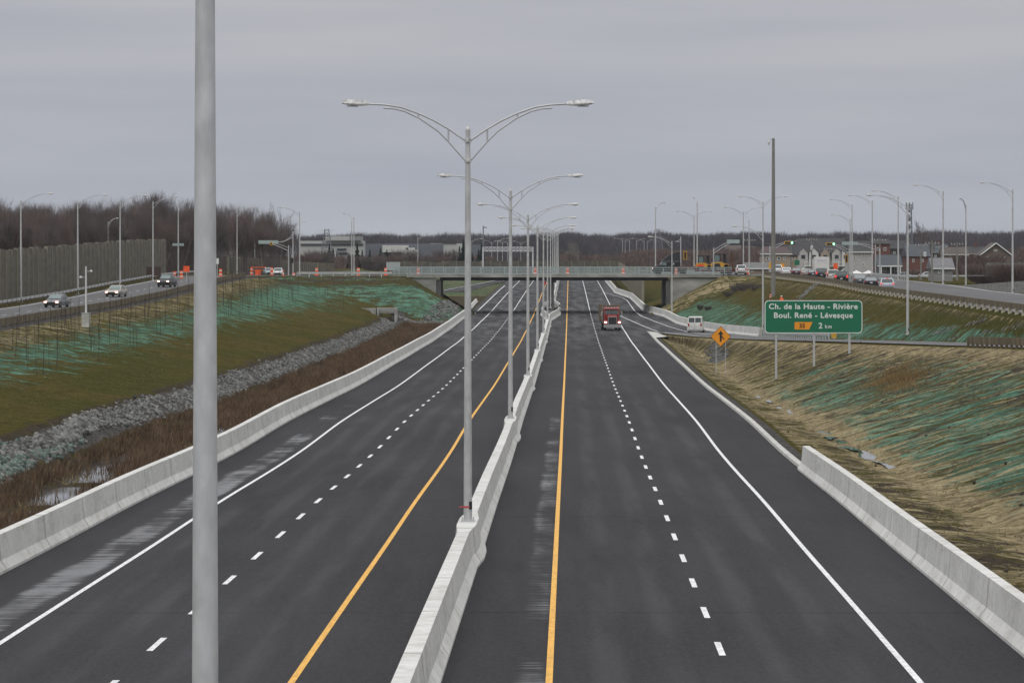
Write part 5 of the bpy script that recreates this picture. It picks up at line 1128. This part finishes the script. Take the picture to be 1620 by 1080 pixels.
tag(mb.build('power_line', M['cable']), 'thin sagging power lines strung between the wooden utility poles', 'cable')

# ------------------------------------------------------------------ vegetation
def strokes(P0, P1, wd, up=None):
    """thin tapering blades from P0 to P1, one triangle each; width turned at random"""
    n = len(P0); d = P1-P0; r = rng.normal(size=(n,3)); s = np.cross(d, r); s /= np.linalg.norm(s, axis=1)[:,None]+1e-9; s *= (np.asarray(wd).reshape(-1,1) if np.ndim(wd) else wd)
    V = np.empty((n*3,3)); V[0::3] = P0-s/2; V[1::3] = P0+s/2; V[2::3] = P1; return V, np.arange(n*3).reshape(n,3)
def bare_tree(h, spread, seed, ntw, lean=0, wood=.10, up=.75, tw=.03, fill=0):
    r = np.random.default_rng(seed); segs = []; tips = []
    def grow(p, d, l, rad, lev):
        n_ = 3; q = p
        for i in range(n_):
            d = d+r.normal(0, .10+.05*lev, 3); d[2] += .06; d /= np.linalg.norm(d); e_ = q+d*l/n_; segs.append((q, e_, rad*(1-i/n_*.35), rad*(1-(i+1)/n_*.35))); q = e_
            if lev > 0: tips.append((q, d, l))
            if lev < 3 and (i > 0 or lev > 0):
                for _ in range(2 if lev < 2 else 1):
                    a = r.uniform(0, 2*math.pi); sd_ = np.array([math.cos(a), math.sin(a), 0]); nd = d*up+sd_*spread*r.uniform(.5,1.1); nd /= np.linalg.norm(nd)
                    grow(q, nd, l*r.uniform(.5,.72), rad*.52, lev+1)
    grow(np.zeros(3), np.array([lean,0,1.]), h*.50, wood*h/10, 0)
    big = [s for s in segs if s[2] > .018]; mb = MB()
    for a, b_, r0, r1 in big: mb.tube([a, b_], [r0, r1], 5 if r0 > .05 else 3, cap=False)
    nf = int(ntw*fill); zf = r.uniform(.03,.86,nf)*h; af = r.uniform(0,6.283,nf); rf_ = np.sqrt(r.uniform(0,1,nf))*(1.5+.5*np.sin(zf))*(1.15-.6*zf/h)
    F0 = np.stack([rf_*np.cos(af), rf_*np.sin(af), zf],1); F1 = F0+np.stack([np.cos(af)*.35, np.sin(af)*.35, np.ones(nf)],1)*r.uniform(.6,1.9,nf)[:,None]+r.normal(0,.18,(nf,3))
    T = [tips[i] for i in r.integers(0, len(tips), ntw)]
    P0 = np.array([t[0] for t in T])+r.normal(0, .25, (ntw,3)); D_ = np.array([t[1] for t in T])*.6+r.normal(0,.42,(ntw,3)); D_[:,2] = np.abs(D_[:,2])+1.0; D_ /= np.linalg.norm(D_,axis=1)[:,None]
    ln = r.uniform(.6,1.9,ntw)*h/12; P1 = P0+D_*ln[:,None]; k = h/max(1e-3, P1[:,2].max()); V, F = strokes(np.vstack([P0,F0/k]), np.vstack([P1,F1/k]), tw)
    return mb, V, F, k
def tree_thing(name, label, h, spread, seed, ntw, trunk_m, twig_m, **kw):
    mb, V, F, k = bare_tree(h, spread, seed, ntw, **kw); r_ = thing(name, label, 'tree')
    mb.v = [(a*k,b_*k,c*k) for a,b_,c in mb.v]; mb.build('trunk', trunk_m, r_); npmesh('crown', V*k, F, twig_m, r_); return r_
WL = 'bare brownish tree within the dense wood behind the noise wall'
pr = [tree_thing('bare_tree', WL, 12.5, .34, s, 2300, M['trunk' if s%3 else 'trunkl'], M['twig' if s%3 else 'twig2'], tw=.032, fill=.5, up=1.2) for s in range(1,8)]
place = []
for i in range(210):
    Yt = random.uniform(500, 740); px = -20+345*((i*.61803)%1); X_ = atx(px, Yt)
    if X_ > -62.5: Yt = random.uniform(1.0,1.25)*(-62.5*FPX/(px-810)); X_ = atx(px, Yt)
    if Yt > 596 and Yt < 620 and X_ > -92: Yt += 26; X_ = atx(px, Yt)
    place.append((X_, Yt))
for i in range(60):
    Yt = random.uniform(700, 860); px = random.uniform(300, 462); place.append((atx(px,Yt), Yt))
for i, (x, y) in enumerate(place):
    o = pr[i] if i < 7 else copy_tree(pr[i%7]); px = 810+5700*x/y
    tgt = np.interp(px, (-30,0,60,110,150,200,250,300,350,400,440,470), (322,323,331,331,324,322,312,322,328,334,342,360))
    hmax = (10-(float(tgt)-400)*y/5700)-(10-4.5); s_ = max(.5, min(1.5, hmax/12.5*random.choice((.70,.84,.95,1.02,1.14)))); o.location = (x, y, CZ-4.6); o.scale = (s_*random.uniform(.9,1.15), s_, s_); o.rotation_euler = (0,0,random.uniform(0,6.28)); o['label'] = WL; o['group'] = 'bare trees of the wood at left'
t = tree_thing('bare_tree', 'tall pale fan-shaped bare tree topping the right end of the left wood', 17, .62, 31, 1900, M['trunkl'], M['trunkl'], up=.9, tw=.045); t.location = (atx(432,800),800,CZ-4.8)
t = tree_thing('bare_tree', 'lone bare tree rising above roofs left of an avenue lamp', 14, .6, 33, 1500, M['trunk'], M['twig'], tw=.05); t.location = (atx(1468,900),900,CZ-5)
t = tree_thing('bare_tree', 'pale bare tree standing before the far wood just right of the median lamps', 9.5, .7, 35, 1500, M['trunkl'], M['trunkl'], tw=.05); t.location = (atx(917,1150),1150,CZ-5.2)
# far woods: mass reading as one
def wood(name, label, spans, m, dens=1.0):
    Vs = []; Fs = []; k = 0
    for (pa, pb, Y0, Y1, top0, top1, n_) in spans:
        for _ in range(int(n_*dens)):
            px = random.uniform(pa, pb); Y = random.uniform(Y0, Y1); x = atx(px, Y); t_ = (px-pa)/(pb-pa)
            topy = top0+(top1-top0)*t_+1.6*math.sin(px*.041)+1.0*math.sin(px*.13+1)+.6*math.sin(px*.43); h = (10-(topy-400)*Y/5700)-5.2; h *= random.choice((.97,.94,.9,.98,.8))*random.uniform(.97,1.03)
            nt_ = 100; wd = h*random.uniform(.24,.40)
            z = h*np.sqrt(rng.uniform(.0,1,nt_)); rad = wd*np.sqrt(np.clip(1-((z/h-.55)/.5)**2,.05,1)); a = rng.uniform(0,6.28,nt_); rr = rad*np.sqrt(rng.uniform(0,1,nt_))
            P0 = np.stack([x+rr*np.cos(a)*.8, Y+rr*np.sin(a), CZ-5.2+z*.80], 1); P1 = P0+np.stack([np.cos(a)*.25*h*.12, np.sin(a)*.03*h, np.full(nt_, h*.17)*rng.uniform(.6,1.2,nt_)], 1)+rng.normal(0,.25,(nt_,3))
            P0 = np.vstack([P0, [[x,Y,CZ-5.2]]]); P1 = np.vstack([P1, [[x+.3,Y,CZ-5.2+h*.9]]])
            V, F = strokes(P0, P1, np.append(rng.uniform(.12,.30,nt_), .5)); Vs.append(V); Fs.append(F+k); k += len(V)
    return tag(npmesh(name, np.vstack(Vs), np.vstack(Fs), m), label, 'wood', kind='stuff')
wood('distant_wood', 'dark bare wood along the horizon from the factory to the houses', [(470,905,1480,1750,364,363,750),(880,1230,1480,1750,362,361,600),(1200,1640,1350,1600,362,358,800)], M['wood'])
wood('roadside_thicket', 'low reddish-brown thicket beyond the overpass at centre right', [(880,1000,1150,1300,398,398,120),(985,1200,1100,1350,392,386,260),(470,640,1050,1250,398,402,140),(640,780,1200,1290,400,400,60)], M['twig2'])
wood('backyard_thicket', 'brown bare thicket between the houses at right', [(1150,1260,900,1000,388,392,70),(1420,1640,1000,1150,385,384,120),(1380,1560,770,800,424,422,60)], M['twig2'])
# individual shrubs
def shrub(label, px, Y, w_, h_, zg, m, n=1600, tw=.035, group='bare shrubs'):
    a = rng.uniform(0,6.28,n); el = rng.uniform(.15,1,n); rr = rng.uniform(.1,1,n)**.5; b0 = np.stack([np.cos(a)*w_*.25*rr, np.sin(a)*w_*.25*rr, np.full(n,0.)],1)
    z = rng.uniform(.0,.75,n); P0 = np.stack([np.cos(a)*w_*.5*rr*np.sqrt(z+.15), np.sin(a)*w_*.5*rr*np.sqrt(z+.15), z*h_],1); P1 = P0+np.stack([np.cos(a)*.12*w_*el, np.sin(a)*.12*w_*el, np.full(n,.3*h_)*rng.uniform(.5,1.15,n)],1)+rng.normal(0,.08,(n,3))
    V, F = strokes(P0, P1, tw); r_ = thing('shrub', label, 'shrub', (atx(px,Y),Y,(CZ-zg) if zg else gz(atx(px,Y),Y)-.1), 0, group); npmesh('branches', V, F, m, r_)
    mb = MB()
    for i in range(7): aa = i*.9; mb.tube([(0,0,-.1),(math.cos(aa)*w_*.2,math.sin(aa)*w_*.2,h_*.5)], [.05,.02], 4)
    mb.build('stems', M['trunk'], r_); return r_
shrub('large dark red-brown shrub at the right edge beyond the last avenue lamp',1612,500,9,4.6,5.6,M['twig2'],6000,.05)
shrub('red-brown shrub filling the gap left of the last avenue lamp',1572,620,12,4.2,5.8,M['twig2'],6000,.05)
shrub('reddish shrub beside the rightmost parked car',1553,680,9,4,5.7,M['twig2'],4000,.05)
shrub('tall reddish shrub clump behind the parked cars right of a lamp pole',1545,800,15,5.5,5.4,M['twig2'],6000,.06)
shrub('brown shrub at the foot of the shed roof',1590,600,8,3.2,5.6,M['twig'],3000,.05)
for i, (px, Y, w_, h_) in enumerate(((1165,570,2.6,1.3),(1178,560,3,1.4),(1195,545,2.5,1.1),(1152,566,2,.9),(1108,560,1.2,.8),(1120,545,1.3,.7))):
    shrub(['brown shrub high on the slope right of the overpass','largest brown shrub below the lamp pair by the overpass','brown shrub beside the ramp lamp near the sign','small brown bush nearest the bridge wing wall','small dark bush above the rocky drain','small dark bush just above the cargo van'][i], px, Y, w_, h_, None, M['twig'], 1200, .03, 'small shrubs on the right slope')
for i, px in enumerate((488,505,590,615,640,668,693,705)):
    shrub(f'{ordn[i] if i else "leftmost"} rounded bare shrub from the left, before the factories', px, 1000+12*i, 9, 5.5+1.2*math.sin(i*2), 5.3, M['twig2' if i%3 == 0 else 'twig'], 2600, .07, 'bare shrubs before the factories')
# conifers
def conifer(label, px, Y, h, zg, r0=.28):
    n = 1500; z = rng.uniform(.08,1,n)**.85; a = rng.uniform(0,6.28,n); rad = (1-z)*h*r0*(.75+.25*np.sin(z*38))+.05; P0 = np.stack([np.cos(a)*rad*.35, np.sin(a)*rad*.35, z*h],1); P1 = np.stack([np.cos(a)*rad, np.sin(a)*rad, z*h-.05*h*rng.uniform(0,1,n)],1)
    V, F = strokes(P0, P1, .32); r_ = thing('conifer_tree', label, 'tree', (atx(px,Y),Y,CZ-zg), 0, 'dark conifers before the factories'); npmesh('crown', V, F, M['conif'], r_)
    mb = MB(); mb.tube([(0,0,0),(0,0,h*.95)], [.18,.03], 6); mb.build('trunk', M['trunk'], r_)
for i, (px, h) in enumerate(((521,7.5),(527,6.5),(533,5.5),(552,5),(565,8),(573,6),(585,6),(602,6.5),(612,6),(718,6),(727,7),(733,9),(700,4),(747,5),(757,6),(762,8))):
    conifer(f'{(ordn+["fourteenth","fifteenth","sixteenth"])[i] if i else "leftmost"} dark conifer from the left before the factories', px, 1090+(i%3)*14, h*1.05, 5.3, .28)

# planted saplings on the left crest
sp_ = []
for s in range(5):
    mb = MB(); h = 2.8; mb.tube([(0,0,-.1),(.03,0,h*.5),(0,.03,h)], [.026,.020,.009], 5)
    for i in range(9): z = h*random.uniform(.35,.9); a = random.uniform(0,6.28); l = .5*(1.1-z/h); mb.tube([(0,0,z),(math.cos(a)*l,math.sin(a)*l,z+l*1.1)], [.010,.004], 3)
    sp_.append(mb)
SL = 'thin leafless sapling in the planted band along the left slope crest'; pr_s = [m_.build('sapling', M['sapl']) for m_ in sp_]; cnt = 0
while cnt < 190:
    Y = random.uniform(235, 585); X_ = random.uniform(-41.5, -31) if Y < 520 else random.uniform(-41,-24); px = 810+5700*X_/Y
    if px < -5 or abs(px-136) < 4: continue
    o = pr_s[cnt] if cnt < 5 else pr_s[cnt%5].copy()
    if cnt >= 5: COL.objects.link(o)
    o.location = (X_, Y, gz(X_, Y)); s_ = random.uniform(.6,1.15); o.scale = (s_,)*3; o.rotation_euler = (random.uniform(-.04,.04),random.uniform(-.04,.04),random.uniform(0,6)); tag(o, SL, 'sapling', 'saplings planted along the left crest'); cnt += 1

# riprap, reeds, tufts (uncountable)
def gzv(X, Y): return np.array([gz(float(a), float(b_)) for a, b_ in zip(X, Y)])
def stones(name, label, X, Y, size, m=None):
    t = (1+5**.5)/2; I = np.array([(-1,t,0),(1,t,0),(-1,-t,0),(1,-t,0),(0,-1,t),(0,1,t),(0,-1,-t),(0,1,-t),(t,0,-1),(t,0,1),(-t,0,-1),(-t,0,1)])/1.9
    F0 = np.array([(0,11,5),(0,5,1),(0,1,7),(0,7,10),(0,10,11),(1,5,9),(5,11,4),(11,10,2),(10,7,6),(7,1,8),(3,9,4),(3,4,2),(3,2,6),(3,6,8),(3,8,9),(4,9,5),(2,4,11),(6,2,10),(8,6,7),(9,8,1)])
    Z = gzv(X, Y); n = len(X); V = I[None]*(1+rng.normal(0,.16,(n,12,3))); V = V*(size[:,None,None]*rng.uniform(.55,1.1,(n,1,3))); a = rng.uniform(0,6.28,n); c, s = np.cos(a)[:,None], np.sin(a)[:,None]
    x = V[:,:,0]*c-V[:,:,1]*s; y = V[:,:,0]*s+V[:,:,1]*c; V = np.stack([x+X[:,None], y+Y[:,None], V[:,:,2]+(Z+size*.15)[:,None]], 2)
    F = (F0[None]+(np.arange(n)*12)[:,None,None]).reshape(-1,3); return tag(npmesh(name, V.reshape(-1,3), F, m or M['stone']), label, 'rocks', kind='stuff')
n = 12500; Y = 118*np.exp(rng.uniform(0,math.log(534/118),n)); u = -24.05+(1.75-.8*np.exp(-((Y-195)/16.)**2))*rng.uniform(0,1,n)+.14*np.sin(Y*.08)+.14*np.sin(Y*.21)+rng.normal(0,.16,n); sz = rng.uniform(.04,.16,n)*(1+.35*(Y<200)); big_ = rng.uniform(0,1,n) < .03; sz = np.where(big_, sz*1.5, sz)
kt = (Y < 180+12*np.sin(u*3)) & (u < -22.2) & (rng.uniform(0,1,n) < .72)
stones('riprap', 'band of grey broken stone along the foot of the left slope', XC(Y[~kt])+u[~kt], Y[~kt], sz[~kt]); stones('riprap', 'stones sprayed teal green at the near end of the rock band', XC(Y[kt])+u[kt], Y[kt], sz[kt], M['stone2'])
n = 1500; Y = rng.uniform(560,594,n); X = -8.6-rng.uniform(0,1,n)**.8*8.0*(594-Y+8)/34; stones('riprap', 'grey gravelly rocks at the toe of the green embankment', X, Y, rng.uniform(.08,.25,n))
n = 500; Y = rng.uniform(352,392,n); X = 20.3+(Y-374)*-.02+rng.normal(0,.5,n)+(Y-360)*.06; stones('riprap', 'dark stones in the ditch behind the diamond sign', X, Y, rng.uniform(.06,.18,n), M['clodst'])
T_ = rng.uniform(0,1,900); Y = 440+40*T_+rng.normal(0,.6,900); X = 31.5+9*T_+rng.normal(0,.35,900); stones('rocky_drain', 'pale rocky drain climbing the green slope behind the ramp', X, Y, rng.uniform(.06,.16,900))
for lab, (pa, qa, pb, qb) in (('pale rocky drain climbing right from the foot of the ramp lamp', (1440,538,1560,506)), ('second pale rocky drain nearer the right edge of the photo', (1500,539,1620,514))):
    n = 420; T_ = rng.uniform(0,1,n); X = []; Y = []
    for t in T_:
        px, py = pa+(pb-pa)*t, qa+(qb-qa)*t+random.gauss(0,.9); yy = np.arange(225,460,1.5); best = min(yy, key=lambda y_: abs(400+FPX*Gd(atx(px,y_),y_)/y_-py) if atx(px,y_) > X4(y_)+1 else 999); X.append(atx(px,best)); Y.append(best)
    stones('rocky_drain', lab, np.array(X), np.array(Y), rng.uniform(.04,.10,n))
def blades(name, label, X, Y, h, m, wd, cat='reeds', spread=.3):
    Z = gzv(X, Y); n = len(X); P0 = np.stack([X,Y,Z-.03],1); P1 = P0+np.stack([rng.normal(0,spread,n)*h, rng.normal(0,spread,n)*h, h],1); V, F = strokes(P0, P1, wd); return tag(npmesh(name, V, F, m), label, cat, kind='stuff')
def rs(n, y0, y1): return y0*np.exp(rng.uniform(0,math.log(y1/y0),n))
n = 90000; Y = rs(n, 100, 560); u = -22.0+7.4*rng.uniform(0,1,n)**1.0; pat = np.sin(Y*.11+u*.7)+np.sin(Y*.29-u*1.3)+np.sin(u*2.1+Y*.05)+rng.normal(0,.55,n); k = (pat > -.5-1.2*(Y > 215)) & ~((Y < 172) & (u > -21.5) & (u < -17.2) & (pat < .35)); Y = Y[k]; u = u[k]
blades('reeds', 'red-brown reeds standing in the wet ditch beside the left barrier', XC(Y)+u, Y, rng.uniform(.2,.75,len(Y)), M['reed'], .035+Y*.00006)
n = 9000; Y = rs(n, 110, 400); u = -21.8+6.8*rng.uniform(0,1,n); pat = np.sin(Y*.17+u*.9)*np.sin(Y*.07-u*1.1+2); k = pat > .55; blades('dry_sedge', 'golden dry sedge clumps among the dark reeds', XC(Y[k])+u[k], Y[k], rng.uniform(.15,.4,k.sum()), M['tuft'], .05, 'grass', .7)
n = 9000; Y = rs(n, 110, 560); c_ = XC(Y)-24.5; s8 = rng.uniform(0,1,n); X = c_+(-40-c_)*s8; X += 0; k = (X*5700/Y+810 > -30); blades('slope_grass', 'short olive grass tufts over the left slope', X[k], Y[k], rng.uniform(.05,.13,k.sum()), M['gtuft'], .03, 'grass', .8)
n = 14000; Y = rs(n, 85, 420); a_ = XC(Y)+15.2; b_ = X3(Y); X = a_+(b_-a_)*rng.uniform(0,1,n)**1.1; k = (X*5700/Y+810 < 1660); blades('dry_grass', 'dry straw tufts over the right bank', X[k], Y[k], rng.uniform(.04,.13,k.sum()), M['tuft'], .05, 'grass', 1.0)
n = 5000; Y = rng.normal(236,7,n); X = 25.0+.085*(Y-232)+rng.normal(0,1.0,n); k = rng.uniform(0,1,n) < .8; blades('weeds', 'golden dry weeds standing on the right bank below the sign', X[k], Y[k], rng.uniform(.15,.42,k.sum()), M['gold'], .035, 'weeds', .35)
n = 160; Y = rs(n, 90, 400); a_ = XC(Y)+15.2; b_ = X3(Y); X = a_+(b_-a_)*rng.uniform(0,1,n); o = stones('soil_clods', 'dark earth clods scattered over the right bank', X, Y, rng.uniform(.03,.12,n)**1.0); o.data.materials.clear(); o.data.materials.append(M['clod'])

Y = 452; s_ = Y/FPX; fe = thing('board_fence', 'grey weathered board fence at the right edge behind the avenue', 'fence', (atx(1578,Y), Y, CZ-5.65))
mb = MB()
for i in range(40): mb.box((-4.6+.3*i, .02*(i%2), .85+.02*i), (.27,.05,1.5)); 
mb.build('boards', mat('fence_grey',(.20,.205,.20),.9,0,.2,3), fe); mb = MB(); mb.box((1.4,.1,1.3),(12,.08,.1)); mb.build('rail', M['wpost'], fe)
Y = 950; wp = thing('utility_pole', 'tall dark pole standing left of the far gantry leg', 'utility pole', (atx(764.5,Y),Y,CZ-6.8), 0, 'tall lone poles'); H_ = unz(357,Y)-wp.location.z
mb = MB(); mb.tube([(0,0,0),(0,0,H_)], [.22,.15], 8); mb.build('shaft', M['tower'], wp); mb = MB(); mb.box((.5,0,H_-.5),(.9,.2,.25)); mb.build('lamp_head', M['tower'], wp)
# ------------------------------------------------------------------ haze: one closed box round everything
hz = MB(); hz.box((0, 2530, 13.6), (6100, 5100, 32.6)); m = bpy.data.materials.new('haze_air'); m.use_nodes = True; t = m.node_tree
t.nodes.remove(t.nodes['Principled BSDF']); pv = t.nodes.new('ShaderNodeVolumePrincipled'); pv.inputs['Density'].default_value = HAZE; pv.inputs['Color'].default_value = (.86,.90,1,1); pv.inputs['Anisotropy'].default_value = 0
t.links.new(pv.outputs[0], t.nodes['Material Output'].inputs['Volume']); tag(hz.build('haze', m), kind='stuff')
